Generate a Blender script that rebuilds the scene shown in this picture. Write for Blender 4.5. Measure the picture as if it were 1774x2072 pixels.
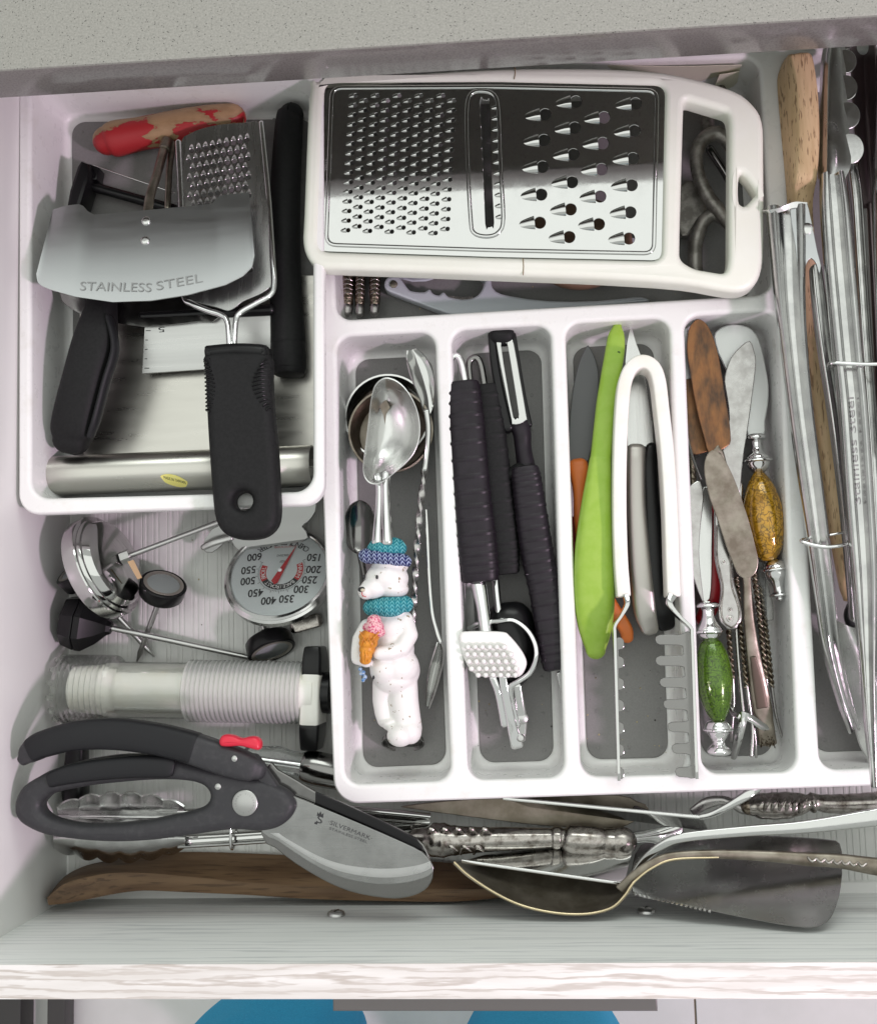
# A kitchen drawer full of utensils, seen from above.  Lengths in the code are centimetres (scaled by 0.01 into metres).
import bpy, math, random
from mathutils import Vector, Matrix, noise
from mathutils.geometry import tessellate_polygon

for o in list(bpy.data.objects):
    bpy.data.objects.remove(o)
scene = bpy.context.scene
COL = scene.collection
U = 0.01
RND = random.Random(11)

# ------------------------------------------------------------------ camera
F, CX, CY, H = 2300.0, 887.0, 1036.0, 75.0          # focal length and centre of the picture (1774 wide), height above the drawer floor
zc = Vector((-193 / F, 242 / F, 1)).normalized()     # world up seen by the camera
xc = Vector((27400.0, 964.0, F)).normalized()
xc = (xc - zc * xc.dot(zc)).normalized()
yc = zc.cross(xc)
ROT = Matrix((xc, yc, zc))                           # camera -> world
cam_d = bpy.data.cameras.new('camera')
cam_d.sensor_fit = 'HORIZONTAL'
cam_d.sensor_width = 36.0
cam_d.lens = 36.0 * F / 1774.0
cam_d.clip_start = 0.02
cam_d.clip_end = 50
cam = bpy.data.objects.new('camera', cam_d)
COL.objects.link(cam)
mw = ROT.to_4x4()
mw.translation = Vector((0, 0, H * U))
cam.matrix_world = mw
scene.camera = cam

# ------------------------------------------------------------------ light: a wide ceiling panel, a window beyond the worktop, a small rosy lamp from the right
world = bpy.data.worlds.new('World')
scene.world = world
world.use_nodes = True
bg = world.node_tree.nodes['Background']
bg.inputs[0].default_value = (0.96, 1.0, 0.955, 1)
bg.inputs[1].default_value = 0.72


def area(name, loc, target, sx, sy, power, col):
    l = bpy.data.lights.new(name, 'AREA')
    l.shape = 'RECTANGLE'
    l.size, l.size_y, l.energy, l.color = sx, sy, power, col
    o = bpy.data.objects.new(name, l)
    COL.objects.link(o)
    o.location = loc
    o.rotation_euler = (Vector(target) - Vector(loc)).to_track_quat('-Z', 'Y').to_euler()
    return o


area('ceiling_panel', (0.05, 0.22, 1.75), (0.05, 0.2201, 0), 3.2, 1.50, 11.5, (0.97, 1.0, 0.95))
area('window', (0.25, 1.75, 1.35), (0, 0, 0.05), 1.5, 0.8, 15, (0.94, 1.0, 0.95))
area('side_lamp', (1.25, -0.62, 1.25), (0, 0, 0.05), 0.14, 0.14, 20, (1.0, 0.74, 0.94))
scene.view_settings.view_transform = 'Standard'
scene.view_settings.look = 'None'
scene.view_settings.exposure = -0.08
scene.view_settings.gamma = 1.0
scene.view_settings.use_curve_mapping = False
scene.cycles.max_bounces = 8
scene.cycles.transmission_bounces = 8
scene.cycles.glossy_bounces = 5
scene.cycles.caustics_reflective = False
scene.cycles.caustics_refractive = False
scene.cycles.use_denoising = True


# ------------------------------------------------------------------ geometry helpers (all in cm)
def ray(px, py):
    return ROT @ Vector(((px - CX) / F, -(py - CY) / F, -1.0))


def W(px, py, z=0.0):
    """the point of the place at height z (or on plane z = a + b x + c y) that is seen at px, py"""
    d = ray(px, py)
    if isinstance(z, tuple):
        a, b, c = z
        t = (a - H) / (d.z - b * d.x - c * d.y)
    else:
        t = (z - H) / d.z
    return Vector((d.x * t, d.y * t, H + d.z * t))


def Wy(px, py, y):
    d = ray(px, py)
    t = y / d.y
    return Vector((d.x * t, y, H + d.z * t))


def plane3(a, b, c):
    p, q, r = W(*a), W(*b), W(*c)
    n = (q - p).cross(r - p)
    return (p.z + (n.x * p.x + n.y * p.y) / n.z, -n.x / n.z, -n.y / n.z)


def zat(pl, x, y):
    return pl[0] + pl[1] * x + pl[2] * y if isinstance(pl, tuple) else pl


def cmpx(px, z):
    return px * (H - z) / F


def view(x0, y0, k):
    """measurements taken on an enlarged piece of the photograph"""
    def f(*pts):
        r = [(x0 + p[0] * k, y0 + p[1] * k) + tuple(p[2:]) for p in pts]
        return r
    return f


Z1 = view(0, 141.9, .38)
Z2 = view(0, 603.2, .38)
Z3 = view(0, 993.4, .38)
Z4 = view(0, 1383.7, .52)
Z5 = view(589, 106.4, .34)
Z6 = view(1170.8, 71, .34)
Z7 = view(638.6, 603.2, .32)
Z8 = view(1135.4, 603.2, .36)
Z9 = view(638.6, 1064.4, .32)
Z10 = view(1135.4, 1064.4, .36)
Z11 = view(780.6, 1561, .56)
Z12 = view(1490, 71, .274)
Z13 = view(1490, 638.6, .274)
ZR = view(1632, 1064.4, .2908)
ZN = view(667, 539.3, .384)
ZC = view(106.4, 198.7, .164)

ORG = {}


def mk(name, verts, faces, mat, parent=None, smooth=True, angle=38):
    if parent is not None:
        org = ORG[parent]
    else:
        xs = [v[0] for v in verts]
        ys = [v[1] for v in verts]
        org = Vector(((min(xs) + max(xs)) / 2, (min(ys) + max(ys)) / 2, min(v[2] for v in verts)))
    me = bpy.data.meshes.new(name)
    me.from_pydata([tuple((Vector(v) - org) * U) for v in verts], [], faces)
    me.validate()
    if smooth:
        for p in me.polygons:
            p.use_smooth = True
        me.set_sharp_from_angle(angle=math.radians(angle))
    if mat is not None:
        me.materials.append(mat)
    o = bpy.data.objects.new(name, me)
    COL.objects.link(o)
    if parent is not None:
        o.parent = parent
    else:
        o.location = org * U
    ORG[o] = org
    return o


def recalc(o):
    import bmesh
    bm = bmesh.new()
    bm.from_mesh(o.data)
    bmesh.ops.recalc_face_normals(bm, faces=bm.faces)
    bm.to_mesh(o.data)
    bm.free()
    return o


def tag(o, label, cat, group=None, kind=None):
    if label:
        o['label'] = label
    if cat:
        o['category'] = cat
    if group:
        o['group'] = group
    if kind:
        o['kind'] = kind
    return o


def thing(name, label, cat, px, py, z, group=None):
    o = bpy.data.objects.new(name, None)
    o.empty_display_size = 0.02
    COL.objects.link(o)
    org = W(px, py, z)
    o.location = org * U
    ORG[o] = org
    return tag(o, label, cat, group)


def inst(name, src, at, parent, rotz=0.0, scale=1.0):
    """another piece that shares its mesh with src; src was built about the point (0,0,0)"""
    o = bpy.data.objects.new(name, src)
    COL.objects.link(o)
    o.parent = parent
    o.location = (Vector(at) - ORG[parent]) * U
    o.rotation_euler = (0, 0, rotz)
    if scale != 1.0:
        o.scale = (scale,) * 3
    return o


def cr(pts, n, closed=False):
    """Catmull-Rom through tuples of any length"""
    P = [tuple(p) for p in pts]
    m = len(P)
    if n <= 1 or m < 3 and not closed:
        if m == 2 and n > 1:
            return [tuple(a + (b - a) * i / n for a, b in zip(P[0], P[1])) for i in range(n + 1)]
        return P
    out = []
    rng = range(m) if closed else range(m - 1)
    for i in rng:
        p1, p2 = P[i], P[(i + 1) % m]
        if closed:
            p0, p3 = P[i - 1], P[(i + 2) % m]
        else:
            p0 = P[i - 1] if i > 0 else tuple(2 * a - b for a, b in zip(p1, p2))
            p3 = P[i + 2] if i + 2 < m else tuple(2 * b - a for a, b in zip(p1, p2))
        for k in range(n):
            t = k / n
            t2, t3 = t * t, t * t * t
            out.append(tuple(0.5 * (2 * b + (c - a) * t + (2 * a - 5 * b + 4 * c - d) * t2 + (3 * b - a - 3 * c + d) * t3)
                             for a, b, c, d in zip(p0, p1, p2, p3)))
    if not closed:
        out.append(P[-1])
    return out


def super_prof(e, n):
    r = []
    for i in range(n):
        a = 2 * math.pi * i / n
        c, s = math.cos(a), math.sin(a)
        r.append((math.copysign(abs(c) ** (2 / e), c), math.copysign(abs(s) ** (2 / e), s)))
    return r


PROF = {
    'round': super_prof(2, 16), 'rr': super_prof(3.6, 24), 'sq': super_prof(9, 24), 'oct': super_prof(2, 8),
    'dome': [(math.cos(a), max(-.25, math.sin(a))) for a in [2 * math.pi * i / 20 for i in range(20)]],
    'lobe': [((1 + .28 * math.cos(3 * a)) * math.cos(a), (1 + .28 * math.cos(3 * a)) * math.sin(a)) for a in [2 * math.pi * i / 36 for i in range(36)]],
    'twin': [((1 + .0 * a) * math.cos(a), (.35 + .65 * abs(math.cos(a)) ** .8) * math.sin(a)) for a in [2 * math.pi * i / 24 for i in range(24)]],
    # a pressed sheet channel with two rolled edges
    'chan': [(-1, -.6), (-1.02, .1), (-.95, .7), (-.72, 1), (-.5, .75), (-.32, .1), (-.15, -.1), (.15, -.1), (.32, .1), (.5, .75), (.72, 1), (.95, .7), (1.02, .1), (1, -.6),
             (.9, -.6), (.86, .3), (.7, .75), (.6, .55), (.4, -.1), (.2, -.35), (-.2, -.35), (-.4, -.1), (-.6, .55), (-.7, .75), (-.86, .3), (-.9, -.6)],
    'ridge': [(-1, -.8), (-1.03, 0), (-1.0, .4), (-.9, .75), (-.74, .95), (-.6, .97), (-.48, .82), (-.38, .5), (-.30, .15), (-.2, 0), (.2, 0), (.30, .15), (.38, .5), (.48, .82), (.6, .97), (.74, .95), (.9, .75), (1.0, .4), (1.03, 0), (1, -.8)],
}


def frames(P, up):
    fr = []
    for i in range(len(P)):
        a = P[max(0, i - 1)]
        b = P[min(len(P) - 1, i + 1)]
        t = (b - a).normalized()
        s = t.cross(up)
        s = s.normalized() if s.length > 1e-6 else Vector((1, 0, 0))
        fr.append((t, s, s.cross(t)))
    return fr


def sweep_data(pts, prof='round', n=5, up=(0, 0, 1), cap=('round', 'round'), twist=0.0, wob=None):
    """pts (px, py, z, half width px [, half height cm]); returns verts, faces in world cm"""
    st = []
    for p in pts:
        w = cmpx(p[3], p[2])
        q = W(p[0], p[1], p[2])
        st.append((q.x, q.y, q.z, w, p[4] if len(p) > 4 else w))
    return sweep_world(st, prof, n, up, cap, twist, wob)


def sweep_world(st, prof='round', n=5, up=(0, 0, 1), cap=('round', 'round'), twist=0.0, wob=None):
    st = cr(st, n)
    if isinstance(cap, str):
        cap = (cap, cap)
    pr = PROF[prof] if isinstance(prof, str) else prof
    P = [Vector(s[:3]) for s in st]
    fr = frames(P, Vector(up))
    stations = [(P[i], fr[i], max(st[i][3], 1e-3), max(st[i][4], 1e-3)) for i in range(len(P))]
    angs = (75, 55, 35, 15)

    def endcap(s, sgn):
        p, f, w, h = s
        L = min(w, h) if w < 4 * h else h
        res = []
        for a in angs:
            ca, sa = math.cos(math.radians(a)), math.sin(math.radians(a))
            res.append((p + f[0] * sgn * L * sa, f, (w - L) + L * ca, (h - L) + L * ca))
        return res
    if cap[0] == 'round':
        stations = endcap(stations[0], -1) + stations
    elif cap[0] == 'soft':
        p, f, w, h = stations[0]
        k = .25 * min(w, h)
        stations = [(p - f[0] * k, f, w - k, h - k), (p - f[0] * k * .7, f, w - k * .3, h - k * .3)] + stations
    if cap[1] == 'round':
        stations = stations + endcap(stations[-1], 1)[::-1]
    elif cap[1] == 'soft':
        p, f, w, h = stations[-1]
        k = .25 * min(w, h)
        stations = stations + [(p + f[0] * k * .7, f, w - k * .3, h - k * .3), (p + f[0] * k, f, w - k, h - k)]
    V, Fc = [], []
    m = len(pr)
    dist = 0.0
    for i, (p, f, w, h) in enumerate(stations):
        if i:
            dist += (p - stations[i - 1][0]).length
        tw = twist * dist
        ct, sn = math.cos(tw), math.sin(tw)
        sc = 1.0 if wob is None else 1 + wob(dist)
        for a, b in pr:
            x, y = a * w * sc, b * h * sc
            x, y = x * ct - y * sn, x * sn + y * ct
            V.append(p + f[1] * x + f[2] * y)
    L = len(stations)
    for i in range(L - 1):
        for j in range(m):
            k = (j + 1) % m
            Fc.append((i * m + j, i * m + k, (i + 1) * m + k, (i + 1) * m + j))
    Fc.append(tuple(range(m - 1, -1, -1)))
    Fc.append(tuple(range((L - 1) * m, L * m)))
    return V, Fc


def sweep(name, pts, mat, parent=None, prof='round', n=5, up=(0, 0, 1), cap=('round', 'round'), twist=0.0, wob=None, angle=38):
    V, Fc = sweep_data(pts, prof, n, up, cap, twist, wob)
    return recalc(mk(name, V, Fc, mat, parent, angle=angle))


def lathe_data(p0, p1, prof, seg=28, closed=True):
    """prof (distance along in cm, radius cm) along the axis p0 -> p1"""
    ax = (p1 - p0).normalized()
    s = ax.cross(Vector((0.13, 0.21, 1))).normalized()
    t = ax.cross(s)
    V, Fc = [], []
    for d, r in prof:
        for j in range(seg):
            a = 2 * math.pi * j / seg
            V.append(p0 + ax * d + s * (r * math.cos(a)) + t * (r * math.sin(a)))
    for i in range(len(prof) - 1):
        for j in range(seg):
            k = (j + 1) % seg
            Fc.append((i * seg + j, i * seg + k, (i + 1) * seg + k, (i + 1) * seg + j))
    if closed:
        Fc.append(tuple(range(seg - 1, -1, -1)))
        Fc.append(tuple(range((len(prof) - 1) * seg, len(prof) * seg)))
    return V, Fc


def lathe(name, p0, p1, prof, mat, parent=None, seg=28, closed=True, n=1, angle=38):
    if n > 1:
        prof = cr(prof, n)
        prof = [(d, max(r, .005)) for d, r in prof]
    V, Fc = lathe_data(p0, p1, prof, seg, closed)
    return recalc(mk(name, V, Fc, mat, parent, angle=angle))


def area2(l):
    return sum(l[i][0] * l[(i + 1) % len(l)][1] - l[(i + 1) % len(l)][0] * l[i][1] for i in range(len(l))) / 2


def inset(l, d):
    """move a closed 2D loop (counter-clockwise = outer) inwards by d"""
    r = []
    m = len(l)
    for i in range(m):
        a, b, c = Vector(l[i - 1]), Vector(l[i]), Vector(l[(i + 1) % m])
        e1, e2 = (b - a), (c - b)
        if e1.length < 1e-9 or e2.length < 1e-9:
            r.append(tuple(b))
            continue
        e1.normalize()
        e2.normalize()
        n1, n2 = Vector((-e1.y, e1.x)), Vector((-e2.y, e2.x))
        nn = n1 + n2
        if nn.length < 1e-6:
            nn = n1
        nn.normalize()
        k = max(.5, nn.dot(n1))
        q = b + nn * (d / k)
        r.append((q.x, q.y))
    return r


def plate_data(loops, pl, th, bev, bseg=2, bottom=True, zfun=None):
    """loops: world xy loops, the first the outline, the rest holes; top lies on pl"""
    L = []
    for i, l in enumerate(loops):
        a = area2(l)
        if (i == 0) != (a > 0):
            l = l[::-1]
        L.append([tuple(p[:2]) for p in l])
    zf = zfun or (lambda x, y: zat(pl, x, y))
    V, Fc = [], []
    levels = []
    for k in range(bseg + 1):
        a = math.pi / 2 * k / bseg
        levels.append((bev * (1 - math.sin(a)), -bev * (1 - math.cos(a))))
    for k in range(bseg, -1, -1):
        a = math.pi / 2 * k / bseg
        levels.append((bev * (1 - math.sin(a)), -th + bev * (1 - math.cos(a))))
    capt, capb = [], []
    for l in L:
        m = len(l)
        base = len(V)
        ring = [(inset(l, d), dz) for d, dz in levels]
        for lp, dz in ring:
            for (x, y) in lp:
                V.append(Vector((x, y, zf(x, y) + dz)))
        for i in range(len(levels) - 1):
            for j in range(m):
                k = (j + 1) % m
                Fc.append((base + i * m + j, base + (i + 1) * m + j, base + (i + 1) * m + k, base + i * m + k))
        capt.append(ring[0][0])
        capb.append(ring[-1][0])
    for cap, dz, flip in ((capt, 0.0, False), (capb, -th, True)):
        if flip and not bottom:
            continue
        base = len(V)
        flat = []
        for lp in cap:
            flat += lp
        for (x, y) in flat:
            V.append(Vector((x, y, zf(x, y) + dz)))
        for tri in tessellate_polygon([[Vector((x, y, 0)) for x, y in lp] for lp in cap]):
            a, b, c = tri
            A = (flat[b][0] - flat[a][0]) * (flat[c][1] - flat[a][1]) - (flat[c][0] - flat[a][0]) * (flat[b][1] - flat[a][1])
            if (A < 0) != flip:
                a, b, c = a, c, b
            Fc.append((base + a, base + b, base + c))
    return V, Fc


def plate(name, loops, pl, th, bev, mat, parent=None, sm=0, bseg=2, zfun=None, angle=38):
    """loops in picture measurements; sm > 0 rounds them through their points"""
    LL = []
    for i, l in enumerate(loops):
        s = sm[i] if isinstance(sm, (list, tuple)) else sm
        if s:
            l = cr(l, s, True)
        LL.append([tuple(W(p[0], p[1], pl)[:2]) for p in l])
    V, Fc = plate_data(LL, pl, th, min(bev, th * .49), bseg, True, zfun)
    return mk(name, V, Fc, mat, parent, angle=angle)


def disc(px, py, r, n=20, ry=None, a0=0.0):
    return [(px + r * math.cos(a0 + 2 * math.pi * i / n), py - (ry or r) * math.sin(a0 + 2 * math.pi * i / n)) for i in range(n)]


def sheet_data(rows, th, n=4, m=4):
    """rows of (px, py, z); a smooth sheet of thickness th through them"""
    G = [[tuple(W(*p)) for p in r] for r in rows]
    return sheet_world(G, th, n, m)


def sheet_world(G, th, n=4, m=4):
    G = [cr(r, m) for r in G]
    cols = list(zip(*G))
    cols = [cr(c, n) for c in cols]
    G = [[Vector(c[i]) for c in cols] for i in range(len(cols[0]))]
    R, C = len(G), len(G[0])
    N = [[None] * C for _ in range(R)]
    for i in range(R):
        for j in range(C):
            a = G[min(i + 1, R - 1)][j] - G[max(i - 1, 0)][j]
            b = G[i][min(j + 1, C - 1)] - G[i][max(j - 1, 0)]
            nn = a.cross(b)
            N[i][j] = nn.normalized() if nn.length > 1e-9 else Vector((0, 0, 1))
    s = sum(N[i][j].z for i in range(R) for j in range(C))
    sg = 1 if s >= 0 else -1
    V = [G[i][j] for i in range(R) for j in range(C)] + [G[i][j] - N[i][j] * sg * th for i in range(R) for j in range(C)]
    o = R * C
    Fc = []
    for i in range(R - 1):
        for j in range(C - 1):
            q = (i * C + j, i * C + j + 1, (i + 1) * C + j + 1, (i + 1) * C + j)
            Fc.append(q)
            Fc.append(tuple(o + k for k in q[::-1]))
    edge = [(0, j) for j in range(C)] + [(i, C - 1) for i in range(1, R)] + [(R - 1, j) for j in range(C - 2, -1, -1)] + [(i, 0) for i in range(R - 2, 0, -1)]
    for k in range(len(edge)):
        a, b = edge[k], edge[(k + 1) % len(edge)]
        ia, ib = a[0] * C + a[1], b[0] * C + b[1]
        Fc.append((ib, ia, o + ia, o + ib))
    return V, Fc


def sheet(name, rows, th, mat, parent=None, n=4, m=4, angle=50):
    V, Fc = sheet_data(rows, th, n, m)
    return recalc(mk(name, V, Fc, mat, parent, angle=angle))


def loft_data(loops, cap0=False, cap1=False):
    V, Fc = [], []
    m = len(loops[0])
    for l in loops:
        V += [Vector(p) for p in l]
    for i in range(len(loops) - 1):
        for j in range(m):
            k = (j + 1) % m
            Fc.append((i * m + j, i * m + k, (i + 1) * m + k, (i + 1) * m + j))
    if cap0:
        Fc.append(tuple(range(m - 1, -1, -1)))
    if cap1:
        Fc.append(tuple(range((len(loops) - 1) * m, len(loops) * m)))
    return V, Fc


def join(*data):
    V, Fc = [], []
    for v, f in data:
        b = len(V)
        V += list(v)
        Fc += [tuple(b + i for i in q) for q in f]
    return V, Fc


def boxw(x0, x1, y0, y1, z0, z1, bev=0.1):
    return plate_data([[(x0, y0), (x1, y0), (x1, y1), (x0, y1)]], z1, z1 - z0, bev)


def rquad(c, r, n=6):
    """rounded quadrilateral through four world xy corners, n+1 points per corner"""
    out = []
    for i in range(4):
        a, b, d = Vector(c[i - 1]), Vector(c[i]), Vector(c[(i + 1) % 4])
        u, v = (a - b).normalized(), (d - b).normalized()
        p, q = b + u * r, b + v * r
        for k in range(n + 1):
            t = k / n
            # quadratic arc, pulled towards a circle
            w = .72
            den = (1 - t) ** 2 + 2 * w * t * (1 - t) + t * t
            out.append(tuple((p * (1 - t) ** 2 + b * (2 * w * t * (1 - t)) + q * t * t) / den))
    return out


_glyph = {}


def glyphs(s, bold=False):
    key = s + ('*' if bold else '')
    """flat outline mesh of a word: verts (x, y) with height 1 for capitals, triangles, width"""
    if key in _glyph:
        return _glyph[key]
    cu = bpy.data.curves.new('t', 'FONT')
    cu.body = s
    cu.resolution_u = 3
    if bold:
        cu.offset = .02
    o = bpy.data.objects.new('t', cu)
    COL.objects.link(o)
    dg = bpy.context.evaluated_depsgraph_get()
    me = bpy.data.meshes.new_from_object(o.evaluated_get(dg))
    V = [(v.co.x, v.co.y) for v in me.vertices]
    Fc = [tuple(p.vertices) for p in me.polygons]
    bpy.data.objects.remove(o)
    bpy.data.curves.remove(cu)
    bpy.data.meshes.remove(me)
    x0 = min(v[0] for v in V)
    x1 = max(v[0] for v in V)
    _glyph[key] = ([((x - x0) / .7, y / .7) for x, y in V], Fc, (x1 - x0) / .7)
    return _glyph[key]


def lettering(parent, s, pa, pb, h, pl, mat, lift=.012, name='lettering', zf=None):
    """a line of print from pa to pb (picture), capital height h px, lying on pl"""
    V, Fc, w = glyphs(s)
    a, b = W(pa[0], pa[1], pl), W(pb[0], pb[1], pl)
    u = (b - a)
    n = Vector((-zat(pl, 1, 0) + zat(pl, 0, 0), -zat(pl, 0, 1) + zat(pl, 0, 0), 1)).normalized()
    v = n.cross(u).normalized() * cmpx(h, a.z)
    VV = [a + u * (x / w) + v * y + n * lift for x, y in V]
    return mk(name, VV, Fc, mat, parent, smooth=False)


# ------------------------------------------------------------------ materials
def M(name, col, rough=.5, metal=0.0, col2=None, nscale=200, nlo=.4, nhi=.6, stretch=(1, 1, 1), bump=0.0, bscale=600, bstretch=(1, 1, 1), rvar=0.0, coat=0.0,
      trans=0.0, ior=1.45, detail=4, spec=.5, sss=0.0, aniso=0.0):
    m = bpy.data.materials.new(name)
    m.use_nodes = True
    nt = m.node_tree
    N, Lk = nt.nodes, nt.links
    p = N['Principled BSDF']
    p.inputs['Roughness'].default_value = rough
    p.inputs['Metallic'].default_value = metal
    p.inputs['Base Color'].default_value = (*col, 1)
    p.inputs['Coat Weight'].default_value = coat
    p.inputs['Coat Roughness'].default_value = .08
    p.inputs['Transmission Weight'].default_value = trans
    p.inputs['IOR'].default_value = ior
    p.inputs['Specular IOR Level'].default_value = spec
    if sss:
        p.inputs['Subsurface Weight'].default_value = sss
        p.inputs['Subsurface Radius'].default_value = (.004, .003, .003)
    tc = N.new('ShaderNodeTexCoord')

    def noi(scale, st, det=detail):
        mp = N.new('ShaderNodeMapping')
        mp.inputs['Scale'].default_value = st
        Lk.new(tc.outputs['Object'], mp.inputs['Vector'])
        t = N.new('ShaderNodeTexNoise')
        t.inputs['Scale'].default_value = scale
        t.inputs['Detail'].default_value = det
        t.inputs['Roughness'].default_value = .6
        Lk.new(mp.outputs[0], t.inputs['Vector'])
        return t
    if col2 is not None:
        t = noi(nscale, stretch)
        r = N.new('ShaderNodeValToRGB')
        r.color_ramp.elements[0].position = nlo
        r.color_ramp.elements[1].position = nhi
        r.color_ramp.elements[0].color = (*col, 1)
        r.color_ramp.elements[1].color = (*col2, 1)
        Lk.new(t.outputs['Fac'], r.inputs['Fac'])
        Lk.new(r.outputs['Color'], p.inputs['Base Color'])
    if bump:
        t = noi(bscale, bstretch)
        b = N.new('ShaderNodeBump')
        b.inputs['Strength'].default_value = bump
        b.inputs['Distance'].default_value = .0006
        Lk.new(t.outputs['Fac'], b.inputs['Height'])
        Lk.new(b.outputs[0], p.inputs['Normal'])
    if rvar:
        t = noi(120, bstretch)
        mr = N.new('ShaderNodeMapRange')
        mr.inputs['From Min'].default_value = .3
        mr.inputs['From Max'].default_value = .7
        mr.inputs['To Min'].default_value = max(.02, rough - rvar)
        mr.inputs['To Max'].default_value = rough + rvar
        Lk.new(t.outputs['Fac'], mr.inputs['Value'])
        Lk.new(mr.outputs[0], p.inputs['Roughness'])
    return m


def thin_clear(name, tint, milk=.06, gloss=1.0, rough=.06, bump=0.0):
    """thin transparent plastic or glass: see-through, a little milky, with a fresnel sheen"""
    m = bpy.data.materials.new(name)
    m.use_nodes = True
    N, Lk = m.node_tree.nodes, m.node_tree.links
    N.remove(N['Principled BSDF'])
    out = N['Material Output']
    tr = N.new('ShaderNodeBsdfTransparent')
    tr.inputs[0].default_value = (*tint, 1)
    df = N.new('ShaderNodeBsdfDiffuse')
    df.inputs[0].default_value = (.85, .86, .84, 1)
    gl = N.new('ShaderNodeBsdfGlossy')
    gl.inputs['Roughness'].default_value = rough
    fr = N.new('ShaderNodeFresnel')
    fr.inputs[0].default_value = 1.45
    mf = N.new('ShaderNodeMath')
    mf.operation = 'MULTIPLY'
    mf.inputs[1].default_value = gloss
    Lk.new(fr.outputs[0], mf.inputs[0])
    m1, m2 = N.new('ShaderNodeMixShader'), N.new('ShaderNodeMixShader')
    m1.inputs[0].default_value = milk
    Lk.new(tr.outputs[0], m1.inputs[1])
    Lk.new(df.outputs[0], m1.inputs[2])
    Lk.new(mf.outputs[0], m2.inputs[0])
    Lk.new(m1.outputs[0], m2.inputs[1])
    Lk.new(gl.outputs[0], m2.inputs[2])
    Lk.new(m2.outputs[0], out.inputs[0])
    if bump:
        tc = N.new('ShaderNodeTexCoord')
        n = N.new('ShaderNodeTexNoise')
        n.inputs['Scale'].default_value = 250
        b = N.new('ShaderNodeBump')
        b.inputs['Strength'].default_value = bump
        b.inputs['Distance'].default_value = .0006
        Lk.new(tc.outputs['Object'], n.inputs['Vector'])
        Lk.new(n.outputs['Fac'], b.inputs['Height'])
        Lk.new(b.outputs[0], gl.inputs['Normal'])
        Lk.new(b.outputs[0], fr.inputs['Normal'])
    return m


def nodes(m):
    return m.node_tree.nodes, m.node_tree.links, m.node_tree.nodes['Principled BSDF']


white_plastic = M('white_plastic', (.80, .80, .785), .32, bump=.03, bscale=900, rvar=.10, col2=(.68, .665, .62), nscale=55, nlo=.56, nhi=.86, detail=8)
cream_plastic = M('cream_plastic', (.79, .81, .73), .38, bump=.03, bscale=700, col2=(.76, .775, .68), nscale=50, nlo=.3, nhi=.8)
ivory_plastic = M('ivory_plastic', (.82, .81, .76), .35, bump=.02, col2=(.76, .74, .62), nscale=60, nlo=.45, nhi=.9)
grey_mat = M('grey_mat', (.20, .197, .192), .55, bump=.12, bscale=2500, col2=(.22, .217, .211), nscale=900)
wall_white = M('wall_white', (.76, .755, .74), .34, bump=.02, bscale=500)
black_rubber = M('black_rubber', (.009, .009, .0095), .58, bump=.12, bscale=2500, col2=(.012, .012, .0125), nscale=500, spec=.25)
black_plastic = M('black_plastic', (.006, .006, .0065), .28, spec=.35, bump=.03, bscale=900)
dark_grip = M('dark_grip', (.013, .0135, .015), .5, bump=.1, bscale=2200, spec=.3)
grey_grip = M('grey_grip', (.034, .0345, .037), .48, bump=.08, bscale=2200, col2=(.05, .05, .052), nscale=260, nlo=.5, nhi=.8, spec=.35, rvar=.1)
plum_rubber = M('plum_rubber', (.011, .008, .0115), .42, bump=.05, bscale=1800, col2=(.015, .011, .016), nscale=120, spec=.35)
steel = M('steel', (.62, .62, .61), .16, 1, bump=.015, bscale=300, rvar=.06)
chrome = M('chrome', (.78, .78, .78), .05, 1, bump=.006, bscale=150)
brushed = M('brushed', (.50, .50, .49), .32, 1, bump=.03, bscale=500, bstretch=(.06, 1.6, 1), rvar=.07)
brushed_warm = M('brushed_warm', (.54, .525, .485), .30, 1, bump=.006, bscale=300, bstretch=(.2, 1.5, 1), rvar=.04)
brushed_y = M('brushed_y', (.58, .58, .57), .26, 1, bump=.03, bscale=500, bstretch=(1.6, .06, 1), rvar=.06)
scuffed = M('scuffed', (.50, .515, .52), .33, 1, bump=.015, bscale=500, bstretch=(.15, 1.3, 1), rvar=.035)
tong_steel = M('tong_steel', (.56, .56, .55), .2, 1, bump=.03, bscale=160, rvar=.09, col2=(.48, .48, .475), nscale=60)
mirror_steel = M('mirror_steel', (.56, .56, .55), .09, 1, bump=.012, bscale=220, rvar=.05)
dark_steel = M('dark_steel', (.22, .215, .21), .16, 1, bump=.02, bscale=200, rvar=.07)
silver = M('silver', (.40, .375, .35), .24, 1, col2=(.10, .08, .065), nscale=190, nlo=.46, nhi=.72, bump=.12, bscale=300, rvar=.1)
silver_clean = M('silver_clean', (.46, .45, .44), .28, 1, col2=(.36, .345, .335), nscale=120, nlo=.4, nhi=.7, bump=.015, bscale=300, rvar=.08)
pewter = M('pewter', (.50, .48, .45), .38, .8, bump=.02, bscale=400)
antique = M('antique', (.36, .31, .245), .32, 1, col2=(.09, .07, .05), nscale=500, nlo=.42, nhi=.6, bump=.5, bscale=700)
tarnish = M('tarnish', (.30, .27, .225), .42, 1, col2=(.17, .145, .115), nscale=90, nlo=.35, nhi=.65, bump=.08, bscale=500, rvar=.1)
bronze_dark = M('bronze_dark', (.14, .12, .09), .36, .7, col2=(.25, .22, .18), nscale=60, nlo=.4, nhi=.7, bump=.02, bscale=200, rvar=.06)
gold_edge = M('gold_edge', (.62, .52, .34), .25, 1)
dull_cast = M('dull_cast', (.34, .325, .30), .48, .8, col2=(.17, .16, .145), nscale=120, bump=.2, bscale=500)
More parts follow.
